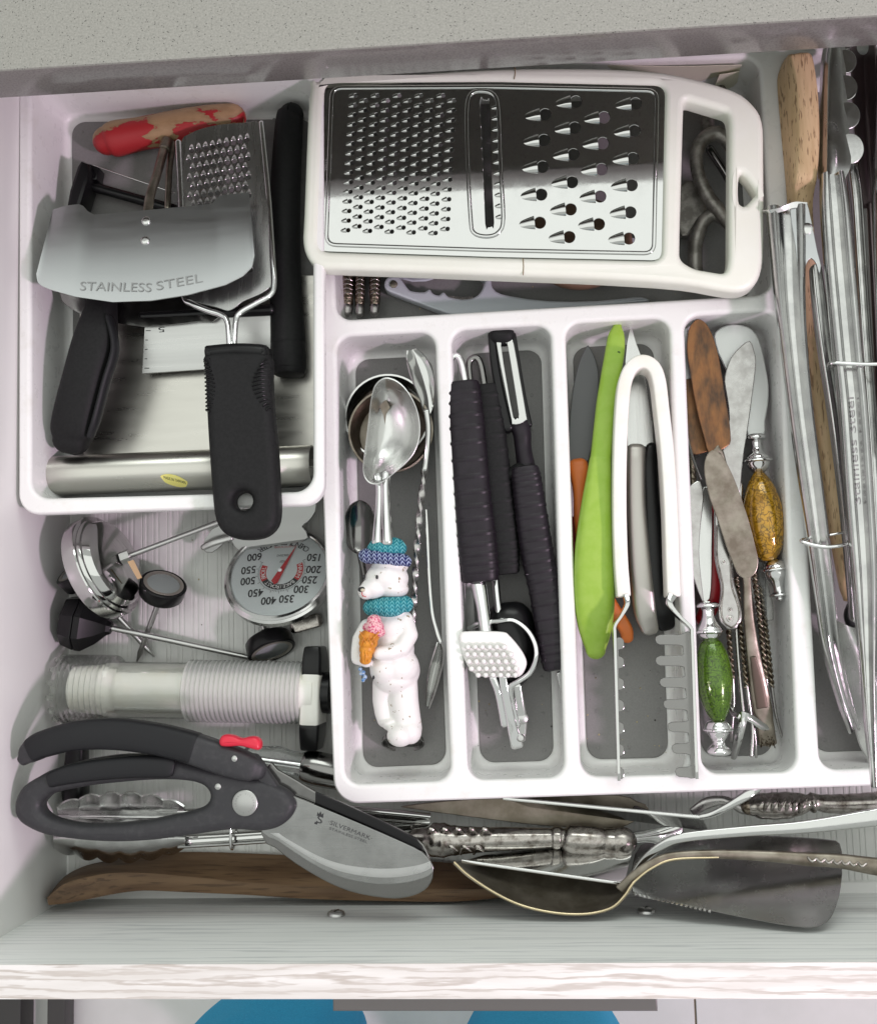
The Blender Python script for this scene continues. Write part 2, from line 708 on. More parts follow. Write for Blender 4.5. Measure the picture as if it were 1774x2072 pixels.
copper = M('copper', (.24, .115, .05), .42, .75, col2=(.075, .05, .035), nscale=75, nlo=.38, nhi=.62, stretch=(1.4, .45, 1), bump=.08, bscale=400, rvar=.1)
white_metal = M('white_metal', (.72, .73, .72), .36, .55, bump=.02)
ceramic_grey = M('ceramic_grey', (.10, .102, .106), .3, .2, bump=.02, bscale=700)
red_plastic = M('red_plastic', (.62, .022, .05), .35)
red_dark = M('red_dark', (.35, .012, .02), .3)
orange_plastic = M('orange_plastic', (.66, .17, .035), .42)
green_plastic = M('green_plastic', (.27, .435, .045), .42, bump=.04, bscale=700, rvar=.12, col2=(.30, .46, .065), nscale=120)
white_gloss = M('white_gloss', (.80, .79, .77), .22)
yellow_paper = M('yellow_paper', (.80, .72, .22), .55, col2=(.74, .68, .42), nscale=900, nlo=.6, nhi=.64)
ink = M('ink', (.02, .02, .022), .5)
ink_grey = M('ink_grey', (.035, .035, .037), .45)
ink_red = M('ink_red', (.52, .02, .025), .45)
ink_white = M('ink_white', (.8, .8, .78), .5)
etch = M('etch', (.30, .30, .295), .6, .6)
etch_light = M('etch_light', (.34, .345, .345), .5, 1)
dial_paper = M('dial_paper', (.66, .70, .70), .45, col2=(.74, .76, .75), nscale=700, nlo=.62, nhi=.7)
cream_paper = M('cream_paper', (.70, .68, .55), .6)
crack_brown = M('crack_brown', (.20, .12, .045), .6)
glass = thin_clear('glass', (.97, .98, .98), .02, .8, .02)
clear_plastic = thin_clear('clear_plastic', (.985, .99, .98), .05, .55, .06, .15)
clear_acrylic = thin_clear('clear_acrylic', (.93, .95, .94), .08, 1.6, .05, .5)
grey_blue_enamel = M('grey_blue_enamel', (.52, .55, .59), .38, .15, bump=.05, bscale=500)
blue_cloth = M('blue_cloth', (.006, .25, .46), .85, bump=.6, bscale=700, col2=(.012, .31, .54), nscale=900)
shoe_dark = M('shoe_dark', (.03, .03, .035), .6)
frame_dark = M('frame_dark', (.05, .045, .045), .4)
brown_wood = M('brown_wood', (.16, .095, .06), .5, col2=(.22, .14, .09), nscale=160, stretch=(.2, 1, 1))


def wood(name, c1, c2, c3, stretch, scale=90, rough=.55, streak=.35, pores=None, contour=None, fine=3.4):
    m = M(name, c1, rough)
    N, Lk, p = nodes(m)
    tc = N.new('ShaderNodeTexCoord')
    mp = N.new('ShaderNodeMapping')
    mp.inputs['Scale'].default_value = stretch
    Lk.new(tc.outputs['Object'], mp.inputs['Vector'])
    a = N.new('ShaderNodeTexNoise')
    a.inputs['Scale'].default_value = scale
    a.inputs['Detail'].default_value = 6
    a.inputs['Distortion'].default_value = .15
    Lk.new(mp.outputs[0], a.inputs['Vector'])
    r = N.new('ShaderNodeValToRGB')
    e = r.color_ramp.elements
    e[0].position, e[1].position = .36, .66
    e[0].color, e[1].color = (*c1, 1), (*c2, 1)
    k = e.new(.5)
    k.color = (*[(x + y) / 2 for x, y in zip(c1, c2)], 1)
    Lk.new(a.outputs['Fac'], r.inputs['Fac'])
    b = N.new('ShaderNodeTexNoise')
    b.inputs['Scale'].default_value = scale * fine
    b.inputs['Detail'].default_value = 3
    Lk.new(mp.outputs[0], b.inputs['Vector'])
    r2 = N.new('ShaderNodeValToRGB')
    lo = pores or (.60, .70)
    r2.color_ramp.elements[0].position, r2.color_ramp.elements[1].position = lo
    r2.color_ramp.elements[0].color = (0, 0, 0, 1)
    r2.color_ramp.elements[1].color = (streak,) * 3 + (1,)
    if contour:
        axis, scl, dist, lo_, hi_ = contour
        wv = N.new('ShaderNodeTexWave')
        wv.wave_type = 'BANDS'
        wv.bands_direction = axis
        wv.inputs['Scale'].default_value = scl
        wv.inputs['Distortion'].default_value = dist
        wv.inputs['Detail'].default_value = 4
        wv.inputs['Detail Scale'].default_value = 2.2
        wv.inputs['Detail Roughness'].default_value = .6
        Lk.new(mp.outputs[0], wv.inputs['Vector'])
        r2.color_ramp.elements[0].position, r2.color_ramp.elements[1].position = lo_, hi_
        ml = N.new('ShaderNodeMix')
        ml.data_type = 'RGBA'
        ml.blend_type = 'MULTIPLY'
        ml.inputs['Factor'].default_value = .35
        Lk.new(wv.outputs['Fac'], ml.inputs['A'])
        mr = N.new('ShaderNodeMapRange')
        mr.inputs['From Min'].default_value, mr.inputs['From Max'].default_value = .3, .6
        Lk.new(a.outputs['Fac'], mr.inputs['Value'])
        Lk.new(mr.outputs[0], ml.inputs['B'])
        Lk.new(ml.outputs['Result'], r2.inputs['Fac'])
    else:
        Lk.new(b.outputs['Fac'], r2.inputs['Fac'])
    mx = N.new('ShaderNodeMix')
    mx.data_type = 'RGBA'
    Lk.new(r2.outputs['Color'], mx.inputs['Factor'])
    Lk.new(r.outputs['Color'], mx.inputs['A'])
    mx.inputs['B'].default_value = (*c3, 1)
    Lk.new(mx.outputs['Result'], p.inputs['Base Color'])
    bp = N.new('ShaderNodeBump')
    bp.inputs['Strength'].default_value = .12
    bp.inputs['Distance'].default_value = .0006
    bp.invert = True
    Lk.new(b.outputs['Fac'], bp.inputs['Height'])
    Lk.new(bp.outputs[0], p.inputs['Normal'])
    return m


panel_wood = wood('panel_wood', (.73, .745, .725), (.78, .79, .775), (.40, .42, .43), (.06, 1, 1), 90, .5, .5, None, ('Z', 38, 11.0, .62, .98), 1.3)
edge_wood = wood('edge_wood', (.66, .635, .60), (.78, .765, .74), (.36, .30, .25), (.09, 1, 1), 150, .55, .6, None, ('Y', 60, 12.0, .45, .95), 1.4)
walnut = wood('walnut', (.105, .058, .03), (.19, .115, .06), (.045, .024, .012), (.08, 1, 1), 150, .5, .6, (.54, .66))
beech = wood('beech', (.50, .345, .19), (.60, .43, .255), (.17, .095, .045), (1.3, .14, .5), 230, .6, .75, (.585, .64))


def worn_paint():
    m = M('worn_red_paint', (.5, .3, .2), .5)
    N, Lk, p = nodes(m)
    tc = N.new('ShaderNodeTexCoord')
    mp = N.new('ShaderNodeMapping')
    mp.inputs['Scale'].default_value = (.55, 1.25, 1)
    mp.inputs['Location'].default_value = (.032, .011, .02)
    Lk.new(tc.outputs['Object'], mp.inputs['Vector'])
    a = N.new('ShaderNodeTexNoise')
    a.inputs['Scale'].default_value = 62
    a.inputs['Detail'].default_value = 7
    a.inputs['Roughness'].default_value = .55
    Lk.new(mp.outputs[0], a.inputs['Vector'])
    sp = N.new('ShaderNodeSeparateXYZ')
    Lk.new(tc.outputs['Object'], sp.inputs[0])
    mm = N.new('ShaderNodeMath')
    mm.operation = 'MULTIPLY_ADD'
    mm.inputs[1].default_value = -9.0
    mm.inputs[2].default_value = 9.0 * .0595
    Lk.new(sp.outputs[1], mm.inputs[0])
    ad = N.new('ShaderNodeMath')
    ad.operation = 'ADD'
    Lk.new(mm.outputs[0], ad.inputs[0])
    Lk.new(a.outputs['Fac'], ad.inputs[1])
    r = N.new('ShaderNodeValToRGB')
    e = r.color_ramp.elements
    e[0].position, e[1].position = .485, .495
    e[0].color, e[1].color = (.30, .185, .095, 1), (.36, .02, .024, 1)
    k = e.new(.40)
    k.color = (.37, .235, .125, 1)
    Lk.new(ad.outputs[0], r.inputs['Fac'])
    Lk.new(r.outputs['Color'], p.inputs['Base Color'])
    b = N.new('ShaderNodeBump')
    b.inputs['Strength'].default_value = .5
    b.inputs['Distance'].default_value = .0005
    r2 = N.new('ShaderNodeValToRGB')
    r2.color_ramp.elements[0].position, r2.color_ramp.elements[1].position = .48, .5
    Lk.new(ad.outputs[0], r2.inputs['Fac'])
    Lk.new(r2.outputs['Color'], b.inputs['Height'])
    Lk.new(b.outputs[0], p.inputs['Normal'])
    return m


red_worn = worn_paint()


def quartz():
    m = M('grey_quartz', (.3, .3, .28), .22)
    N, Lk, p = nodes(m)
    tc = N.new('ShaderNodeTexCoord')
    a = N.new('ShaderNodeTexNoise')
    a.inputs['Scale'].default_value = 900
    a.inputs['Detail'].default_value = 3
    b = N.new('ShaderNodeTexVoronoi')
    b.inputs['Scale'].default_value = 800
    c = N.new('ShaderNodeTexNoise')
    c.inputs['Scale'].default_value = 420
    for t in (a, b, c):
        Lk.new(tc.outputs['Object'], t.inputs['Vector'])
    r = N.new('ShaderNodeValToRGB')
    e = r.color_ramp.elements
    e[0].position, e[1].position = .3, .7
    e[0].color, e[1].color = (.245, .245, .22, 1), (.325, .322, .29, 1)
    Lk.new(a.outputs['Fac'], r.inputs['Fac'])
    r2 = N.new('ShaderNodeValToRGB')
    r2.color_ramp.elements[0].position, r2.color_ramp.elements[1].position = .20, .32
    r2.color_ramp.elements[0].color, r2.color_ramp.elements[1].color = (1, 1, 1, 1), (0, 0, 0, 1)
    Lk.new(b.outputs['Distance'], r2.inputs['Fac'])
    r3 = N.new('ShaderNodeValToRGB')
    r3.color_ramp.elements[0].position, r3.color_ramp.elements[1].position = .50, .60
    Lk.new(c.outputs['Fac'], r3.inputs['Fac'])
    mu = N.new('ShaderNodeMath')
    mu.operation = 'MULTIPLY'
    Lk.new(r2.outputs['Color'], mu.inputs[0])
    Lk.new(r3.outputs['Color'], mu.inputs[1])
    mx = N.new('ShaderNodeMix')
    mx.data_type = 'RGBA'
    Lk.new(mu.outputs[0], mx.inputs['Factor'])
    Lk.new(r.outputs['Color'], mx.inputs['A'])
    mx.inputs['B'].default_value = (.075, .073, .066, 1)
    Lk.new(mx.outputs['Result'], p.inputs['Base Color'])
    return m


grey_quartz = quartz()


def crackle(name, c1, c2, scale):
    m = M(name, c1, .12, coat=.6)
    N, Lk, p = nodes(m)
    tc = N.new('ShaderNodeTexCoord')
    n = N.new('ShaderNodeTexNoise')
    n.inputs['Scale'].default_value = 130
    v = N.new('ShaderNodeTexVoronoi')
    v.feature = 'DISTANCE_TO_EDGE'
    v.inputs['Scale'].default_value = scale
    ad = N.new('ShaderNodeVectorMath')
    ad.operation = 'MULTIPLY_ADD'
    Lk.new(tc.outputs['Object'], n.inputs['Vector'])
    ad.inputs[1].default_value = (.02, .02, .02)
    Lk.new(n.outputs['Color'], ad.inputs[0])
    Lk.new(tc.outputs['Object'], ad.inputs[2])
    Lk.new(ad.outputs[0], v.inputs['Vector'])
    r = N.new('ShaderNodeValToRGB')
    e = r.color_ramp.elements
    e[0].position, e[1].position = .0, .13
    e[0].color, e[1].color = (*[x * .22 for x in c1], 1), (*c1, 1)
    Lk.new(v.outputs['Distance'], r.inputs['Fac'])
    n2 = N.new('ShaderNodeTexNoise')
    n2.inputs['Scale'].default_value = 80
    Lk.new(tc.outputs['Object'], n2.inputs['Vector'])
    mx = N.new('ShaderNodeMix')
    mx.data_type = 'RGBA'
    mr = N.new('ShaderNodeMapRange')
    mr.inputs['From Min'].default_value, mr.inputs['From Max'].default_value = .4, .9
    Lk.new(n2.outputs['Fac'], mr.inputs['Value'])
    Lk.new(mr.outputs[0], mx.inputs['Factor'])
    Lk.new(r.outputs['Color'], mx.inputs['A'])
    mx.inputs['B'].default_value = (*c2, 1)
    Lk.new(mx.outputs['Result'], p.inputs['Base Color'])
    b = N.new('ShaderNodeBump')
    b.inputs['Strength'].default_value = .35
    b.inputs['Distance'].default_value = .0005
    Lk.new(v.outputs['Distance'], b.inputs['Height'])
    Lk.new(b.outputs[0], p.inputs['Normal'])
    p.inputs['Metallic'].default_value = .25
    return m


amber_glass = crackle('amber_glass', (.46, .25, .018), (.26, .12, .008), 210)
green_glass = crackle('green_glass', (.085, .18, .006), (.03, .085, .003), 330)


def knit(name, c1, c2):
    """ribs of V stitches running down the picture"""
    m = M(name, c1, .6)
    N, Lk, p = nodes(m)
    tc = N.new('ShaderNodeTexCoord')
    sp = N.new('ShaderNodeSeparateXYZ')
    Lk.new(tc.outputs['Object'], sp.inputs[0])

    def mth(op, a, b=None):
        k = N.new('ShaderNodeMath')
        k.operation = op
        for i, q in enumerate((a, b)):
            if q is None:
                continue
            if isinstance(q, (int, float)):
                k.inputs[i].default_value = q
            else:
                Lk.new(q, k.inputs[i])
        return k.outputs[0]
    xs = mth('MULTIPLY', sp.outputs[0], 300.0)
    tri = mth('ABSOLUTE', mth('SUBTRACT', mth('FRACT', xs), .5))
    ys = mth('ADD', mth('MULTIPLY', sp.outputs[1], 420.0), mth('MULTIPLY', tri, -2.2))
    st = mth('SINE', mth('MULTIPLY', ys, 6.283))
    st = mth('ADD', mth('MULTIPLY', st, .5), .5)
    gr = mth('MULTIPLY', tri, 2.0)
    hgt = mth('MULTIPLY', st, mth('MINIMUM', mth('MULTIPLY', gr, 3.0), 1.0))
    r = N.new('ShaderNodeValToRGB')
    e = r.color_ramp.elements
    e[0].position, e[1].position = .25, .75
    e[0].color, e[1].color = (*c1, 1), (*c2, 1)
    Lk.new(hgt, r.inputs['Fac'])
    Lk.new(r.outputs['Color'], p.inputs['Base Color'])
    b = N.new('ShaderNodeBump')
    b.inputs['Strength'].default_value = .8
    b.inputs['Distance'].default_value = .0008
    Lk.new(hgt, b.inputs['Height'])
    Lk.new(b.outputs[0], p.inputs['Normal'])
    return m


teal_knit = knit('teal_knit', (.005, .20, .25), (.14, .50, .54))
navy_knit = knit('navy_knit', (.006, .012, .11), (.40, .48, .70))
bear_white = M('bear_white', (.78, .765, .745), .33, col2=(.30, .24, .16), nscale=240, nlo=.645, nhi=.66, bump=.06, bscale=250, sss=.05)
ice_pink = M('ice_pink', (.78, .45, .47), .5, col2=(.55, .06, .16), nscale=900, nlo=.50, nhi=.56, bump=.6, bscale=700)
cone_orange = M('cone_orange', (.70, .29, .03), .4, col2=(.50, .17, .015), nscale=200)
flower_blue = M('flower_blue', (.06, .20, .45), .4, col2=(.5, .6, .7), nscale=700)


def rpoly(pts, r, n=5):
    """round the corners of a polygon given in picture measurements"""
    out = []
    m = len(pts)
    for i in range(m):
        a, b, d = Vector(pts[i - 1]), Vector(pts[i]), Vector(pts[(i + 1) % m])
        u, v = a - b, d - b
        k = min(r, u.length * .48, v.length * .48)
        p, q = b + u.normalized() * k, b + v.normalized() * k
        for j in range(n + 1):
            t = j / n
            out.append(tuple(p * (1 - t) ** 2 + b * (2 * t * (1 - t)) + q * t * t))
    return out


# ================================================================== THE SETTING
XL = W(38, 600, 8.5).x - .15                       # inner face of the left side of the drawer
XR = 38.0
YF = W(887, 1951, 15).y                            # inner face of the drawer front
YO = W(887, 2023, 15).y                            # outer face
YB = 44.0
FLOOR_Z = -72.0

# tiled room floor far below, with one joint in view
fx = W(1407, 2050, FLOOR_Z).x
V, Fc = boxw(-140, 140, -160, 60, FLOOR_Z - 2, FLOOR_Z - .3)
room_floor = mk('floor', V, Fc, M('grout', (.22, .18, .13), .8), None)
tag(room_floor, None, None, kind='structure')
tile_m = M('white_tile', (.70, .68, .67), .25, col2=(.66, .645, .63), nscale=12)
for i in range(-1, 1):
    for j in range(-1, 1):
        x0, y0 = fx + i * 100, -50 + j * 100
        V, Fc = boxw(x0 + .12, x0 + 99.88, y0 + .12, y0 + 99.88, FLOOR_Z - 1.2, FLOOR_Z, .1)
        mk('tile', V, Fc, tile_m, room_floor)

# stone worktop above the back of the drawer
a, b = W(0, 198, 15.4), W(1774, 91, 15.4)
d = (b - a).normalized()
nrm = Vector((-d.y, d.x, 0))
a, b = a - d * 40, b + d * 40
V, Fc = plate_data([[tuple(p[:2]) for p in (a, b, b + nrm * 62, a + nrm * 62)]], 18.5, 3.1, .12)
worktop = tag(mk('countertop', V, Fc, grey_quartz), 'grey speckled stone worktop with a glossy front edge tinted for its shade', 'countertop', kind='structure')

# same stone's front edge, glossier, with shade and rosy light put into the colour
edge_stone = M('light_tinted_stone', (.20, .183, .176), .14, col2=(.15, .137, .131), nscale=900, nlo=.45, nhi=.62)
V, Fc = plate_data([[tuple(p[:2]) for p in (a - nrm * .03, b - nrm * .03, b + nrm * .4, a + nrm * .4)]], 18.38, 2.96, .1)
mk('light_tinted_edge', V, Fc, edge_stone, worktop)

# ------------------------------------------------------------------ the drawer
drawer = thing('drawer_unit', 'pulled-out white drawer with wood-grain front holding all the utensils', 'drawer', 1080, 1278, 0)
V, Fc = boxw(XL - 1.5, XR + 1.5, YF - .4, YB, -1.2, 0, .05)
mk('drawer_bottom', V, Fc, wall_white, drawer)
V, Fc = boxw(XL - 1.6, XL, YF + .003, YB, -1.25, 13.6, .1)
mk('side_panel', V, Fc, wall_white, drawer)
V, Fc = boxw(XR, XR + 1.6, YF + .003, YB, -1.25, 13.6, .1)
mk('side_panel', V, Fc, wall_white, drawer)
V, Fc = boxw(XL + .003, XR - .003, YB - 1.5, YB, 0.003, 12, .1)
mk('back_panel', V, Fc, wall_white, drawer)
V, Fc = boxw(XL - 5, XR + 5, YO + .06, YF, -7, 14.9, .04)
fp = mk('front_panel', V, Fc, panel_wood, drawer)
V, Fc = boxw(XL - 5, XR + 5, YO, YF + .02, 14.9, 15.0, .045)
mk('edge_band', V, Fc, edge_wood, fp)
for px, py in ((680, 1853), (1307, 1847)):
    c = Wy(px, py, YF)
    lathe('cam_lock', c, c + Vector((0, 1, 0)), [(-.05, .54), (.12, .54), (.22, .48), (.27, .38), (.27, .01)], brushed, fp, 24)
    cr_d = []
    for k in range(2):
        ang = math.pi / 2 * k + .3
        u = Vector((math.cos(ang), 0, math.sin(ang)))
        v = Vector((-u.z, 0, u.x))
        cr_d.append(([c + u * s * .33 + v * t * .05 + Vector((0, yy, 0)) for yy in (.2, .31) for s, t in ((-1, -1), (1, -1), (1, 1), (-1, 1))],
                     [(0, 1, 2, 3), (4, 5, 6, 7), (0, 1, 5, 4), (1, 2, 6, 5), (2, 3, 7, 6), (3, 0, 4, 7)]))
    V, Fc = join(*cr_d)
    mk('cross_slot', V, Fc, dark_steel, fp, smooth=False)
# bar pull on the outside of the front
hx0, hx1 = W(669, 2030, 14).x, W(1332, 2030, 14).x
V, Fc = boxw(hx0, hx1, YO - 1.1, YO - .01, 9.5, 13.4, .08)
mk('bar_pull', V, Fc, M('pull_metal', (.16, .15, .145), .35, .6), drawer)

# thin ribbed liner on the drawer bottom
prof = []
x = XL + .3
datas = []
k = 0
while x < XR - 1:
    w = (.34, .20, .52, .20)[k % 4]
    datas.append(boxw(x, x + w, YF + .8, YB - 2, .08, .15, .03))
    x += w + (.10, .14, .08, .16)[k % 4]
    k += 1
datas.append(boxw(XL + .15, XR - .2, YF + .7, YB - 1.7, .01, .1, .03))
V, Fc = join(*datas)
liner_m = M('liner_plastic', (.66, .665, .64), .3, col2=(.62, .62, .60), nscale=60)
tag(mk('drawer_liner', V, Fc, liner_m), 'pale ribbed plastic liner covering the bottom of the drawer', 'drawer liner')


# ------------------------------------------------------------------ moulded trays
def tray(root, outer, ro, rim, holes, rh, floor, drafts, skirt, lip=.28):
    ol = rquad([tuple(W(x, y, rim)[:2]) for x, y in outer], ro, 8)
    if area2(ol) < 0:
        ol = ol[::-1]
    datas = []
    hl = []
    mats = []
    for h, dr in zip(holes, drafts):
        c = [tuple(W(x, y, rim)[:2]) for x, y in h]
        if area2(c) < 0:
            c = c[::-1]
        l = rquad(c, rh, 8)
        hl.append(l)
        steps = []
        for a in range(0, 91, 15):
            t = math.radians(a)
            steps.append((lip * math.sin(t), rim - lip * (1 - math.cos(t))))
        for k in range(1, 5):
            steps.append((lip + (dr - lip) * k / 5, rim - lip - (rim - lip - floor - .5) * k / 4))
        for a in range(15, 91, 15):
            t = math.radians(a)
            steps.append((dr - (dr - lip) / 5 + .4 * (1 - math.cos(t)), floor + .5 - .5 * math.sin(t)))
        loops = [[(x, y, z) for x, y in inset(l, d)] for d, z in steps]
        lo = loft_data(loops, cap1=True)
        datas.append(lo)
        mats.append(rquad(inset(c, dr + .42), .95, 8))
    # flat rim with the openings
    capl = [inset(ol, .12)] + [h[::-1] for h in hl]
    flat = [p for l in capl for p in l]
    tri = tessellate_polygon([[Vector((x, y, 0)) for x, y in l] for l in capl])
    datas.append(([Vector((x, y, rim)) for x, y in flat], [tuple(t) for t in tri]))
    sk = []
    for d, z in ((.12, rim), (.05, rim - .04), (0, rim - .14), (0, rim - .75), (.05, rim - .8), (.35, rim - .8), (.4, rim - .9), (.95, skirt)):
        sk.append([(x, y, z) for x, y in inset(ol, d)])
    datas.append(loft_data(sk, cap1=True))
    V, Fc = join(*datas)
    body = recalc(mk('tray_body', V, Fc, white_plastic, root, angle=42))
    for l in mats:
        V, Fc = plate_data([l], floor + .10, .09, .06)
        p = mk('grip_mat', V, Fc, grey_mat, root)
        p['label'] = 'dark grey non-slip pad in the tray floor'
        x0, x1 = min(q[0] for q in l) + .7, max(q[0] for q in l) - .7
        y0, y1 = min(q[1] for q in l) + .7, max(q[1] for q in l) - .7
        dots = []
        nx, ny = max(2, int((x1 - x0) / 1.7)), max(2, int((y1 - y0) / 2.1))
        for i in range(nx + 1):
            for j in range(ny + 1):
                c = Vector((x0 + (x1 - x0) * i / nx, y0 + (y1 - y0) * j / ny, floor + .10))
                dots.append(lathe_data(c - Vector((0, 0, .01)), c + Vector((0, 0, 1)), [(0, .13), (.03, .12), (.05, .07), (.055, .005)], 8))
        V, Fc = join(*dots)
        tag(mk('grip_dots', V, Fc, grey_mat, p), None, None, kind='stuff')
    return body


small_tray = thing('organiser_tray', 'small white plastic tray on the left holding choppers, scrapers and a steel tube', 'tray', 350, 600, 3.6)
tray(small_tray, [(38, 118), (654, 110), (656, 1021), (37, 1042)], 1.3, 8.5, [[(54, 150), (641, 140), (642, 1003), (54, 1018)]], 1.4, 4.0, [.7], 3.6)
RZ = 6.0
big_tray = thing('cutlery_tray', 'large white plastic cutlery tray with six compartments and dark grey floors', 'tray', 1250, 900, .3)
tray(big_tray, [(620, 95), (1925, 40), (1965, 1584), (676, 1628)], 1.5, RZ,
     [[(652, 135), (1543, 106), (1572, 602), (672, 656)],
      [(672, 673), (888, 661), (922, 1590), (688, 1599)],
      [(903, 660), (1122, 647), (1152, 1583), (938, 1589)],
      [(1134, 646), (1362, 633), (1398, 1577), (1166, 1582)],
      [(1374, 631), (1583, 619), (1622, 1572), (1411, 1577)],
      [(1574, 104), (1885, 90), (1925, 1560), (1650, 1569)]], 1.25, 2.0, [.5, .42, .42, .42, .42, .45], .25)


# ================================================================== SMALL TRAY ON THE LEFT
o = plate('steel_sheet', [[(158, 560), (650, 556), (650, 945), (170, 950)]], 4.42, .12, .04, brushed_warm)
tag(o, 'bare steel sheet lying flat on the floor of the small tray', 'steel sheet')

# bench scraper with a ruled edge
t = thing('bench_scraper', 'rectangular steel dough scraper with ruler ticks along its left edge', 'scraper', 420, 700, 4.5)
pl = plane3((290, 660, 6.0), (547, 640, 6.0), (287, 755, 5.3))
sc_out = [(293, 640), (547, 628), (548, 738), (287, 756)]
plate('blade', [sc_out], pl, .12, .03, brushed, t)
sweep('rolled_handle', [(290, 640, 6.2, 12), (547, 627, 6.2, 12)], black_plastic, t)
dt = []
for k in range(5):
    y = 668 + k * 19
    dt.append(plate_data([[tuple(W(x, yy, pl)[:2]) for x, yy in ((295 - k * .7, y), (300 - k * .7 + (5 if k % 4 == 0 else 0), y), (300 - k * .7 + (5 if k % 4 == 0 else 0), y + 1.6), (295 - k * .7, y + 1.6))]], (pl[0] + .012, pl[1], pl[2]), .01, .001))
V, Fc = join(*dt)
mk('ruler_ticks', V, Fc, ink, t)
lettering(t, '5', (333, 661), (320, 662), 11, pl, ink_grey)

# curved blade with black angled handle
t = thing('rocker_knife', 'curved steel blade with a long black angled handle in the small tray', 'knife', 200, 760, 4.6)
plate('blade', [[(122, 598), (140, 621), (171, 638), (236, 654), (289, 661), (342, 658), (400, 651), (441, 644), (455, 560), (140, 540)]], 6.5, .14, .04, dark_steel, t, sm=3)
sweep('handle', [(208, 585, 6.9, 26, .7), (205, 625, 7.2, 31, .9), (193, 692, 7.5, 44, 1.05), (174, 762, 7.5, 44, 1.1), (156, 835, 7.1, 45, 1.1), (148, 872, 6.8, 43, 1.05), (144, 892, 6.7, 36, .85)], black_rubber, t, 'rr', cap=('round', 'round'))
sweep('handle_ridge', [(222, 645, 8.0, 7, .5), (233, 705, 8.15, 8, .5), (214, 775, 8.1, 8, .5), (196, 845, 7.8, 8, .5), (184, 880, 7.5, 7, .4)], dark_grip, t, 'round')

# wire cheese slicer
t = thing('cheese_slicer', 'black plastic cheese slicer with a taut thin wire, half under the chopper', 'slicer', 170, 390, 4.2)
plate('end_bar', [[(163, 323), (178, 329), (181, 345), (177, 366), (162, 415), (148, 440), (133, 420), (139, 385), (155, 335)]], 6.4, 1.9, .25, black_plastic, t)
plate('wire_post', [ZC((450, 800), (570, 850), (545, 1000), (440, 1010))], 5.7, 1.1, .1, black_plastic, t)
sweep('roller', ZC((400, 1065, 5.3, 11), (1500, 1370, 5.3, 11)), black_plastic, t)
sweep('wire', ZC((500, 825, 5.8, 1.1), (1500, 1165, 5.8, 1.1)), chrome, t, n=2)

# half-moon chopper, wooden handle with worn red paint
t = thing('half_moon_chopper', 'half-moon stainless chopper blade on a worn red wooden handle', 'chopper', 300, 450, 5)
T_ = [(280, 742), (350, 720), (420, 712), (445, 722), (465, 748), (500, 768), (650, 757), (800, 742), (1000, 723), (1128, 710), (1150, 683), (1180, 664), (1250, 656), (1318, 651), (1326, 656)]
B_ = [(193, 1085), (194, 1110), (205, 1135), (230, 1152), (270, 1168), (400, 1205), (600, 1234), (800, 1226), (1000, 1195), (1200, 1140), (1290, 1095), (1340, 1045), (1355, 985)]


def along(pl_, u):
    x = pl_[0][0] + (pl_[-1][0] - pl_[0][0]) * u
    for p, q in zip(pl_, pl_[1:]):
        if x <= q[0] or q is pl_[-1]:
            f = 0 if q[0] == p[0] else min(1, max(0, (x - p[0]) / (q[0] - p[0])))
            return (x, p[1] + (q[1] - p[1]) * f)


def bent(f):                                     # bow added so the reflection darkens towards the back edge
    return 9.62 - 7.0 * (.015 * f + .115 * f * f)


G = []
NB = 90
for j in range(13):
    f = j / 12
    g = []
    for i in range(NB + 1):
        u = .5 - .5 * math.cos(math.pi * i / NB)
        u = .35 * (i / NB) + .65 * u
        p, q = Z1(along(B_, u))[0], Z1(along(T_, u))[0]
        g.append(tuple(W(p[0] + (q[0] - p[0]) * f, p[1] + (q[1] - p[1]) * f, bent(f))))
    G.append(g)
V, Fc = sheet_world(G, .12, 1, 1)
blade = recalc(mk('blade', V, Fc, scuffed, t, angle=40))
for (x, y), f in zip(Z1((778, 803), (773, 907)), (.87, .66)):
    p = W(x, y, bent(f))
    lathe('rivet', p - Vector((0, 0, .05)), p + Vector((0, .1, 1)), [(0, .30), (.10, .29), (.16, .22), (.18, .10), (.18, .01)], steel, t, 18, n=2)
plb = plane3((100, 590, 9.61), (500, 590, 9.61), (300, 540, 9.55))
lettering(t, 'STAINLESS', Z1((425, 1172))[0], Z1((805, 1180))[0], 20, plb, etch_light, .03)
lettering(t, 'STEEL', Z1((835, 1172))[0], Z1((1082, 1128))[0], 20, plb, etch_light, .03)
sweep('handle', [(217, 284, 5.4, 31), (225, 282, 5.4, 36), (240, 279, 5.4, 38), (285, 270, 5.4, 35), (342, 260, 5.4, 36), (399, 250, 5.4, 36), (445, 242, 5.4, 33), (470, 238, 5.4, 30)], red_worn, t, 'round', n=6)
sweep('shank', [(337, 286, 6.0, 9), (331, 305, 6.4, 9.5), (318, 352, 7.4, 9.5), (307, 385, 8.0, 10), (300, 420, 8.45, 11, .12), (296, 500, 9.1, 11, .1)], tarnish, t, 'round', cap=('round', 'soft'))
sweep('shank', [(350, 290, 5.8, 7), (343, 340, 6.0, 7), (339, 420, 6.4, 7)], tarnish, t, 'round')
sweep('ferrule', [(338, 284, 6.1, 12), (333, 300, 6.4, 12)], tarnish, t, 'round', cap='soft')

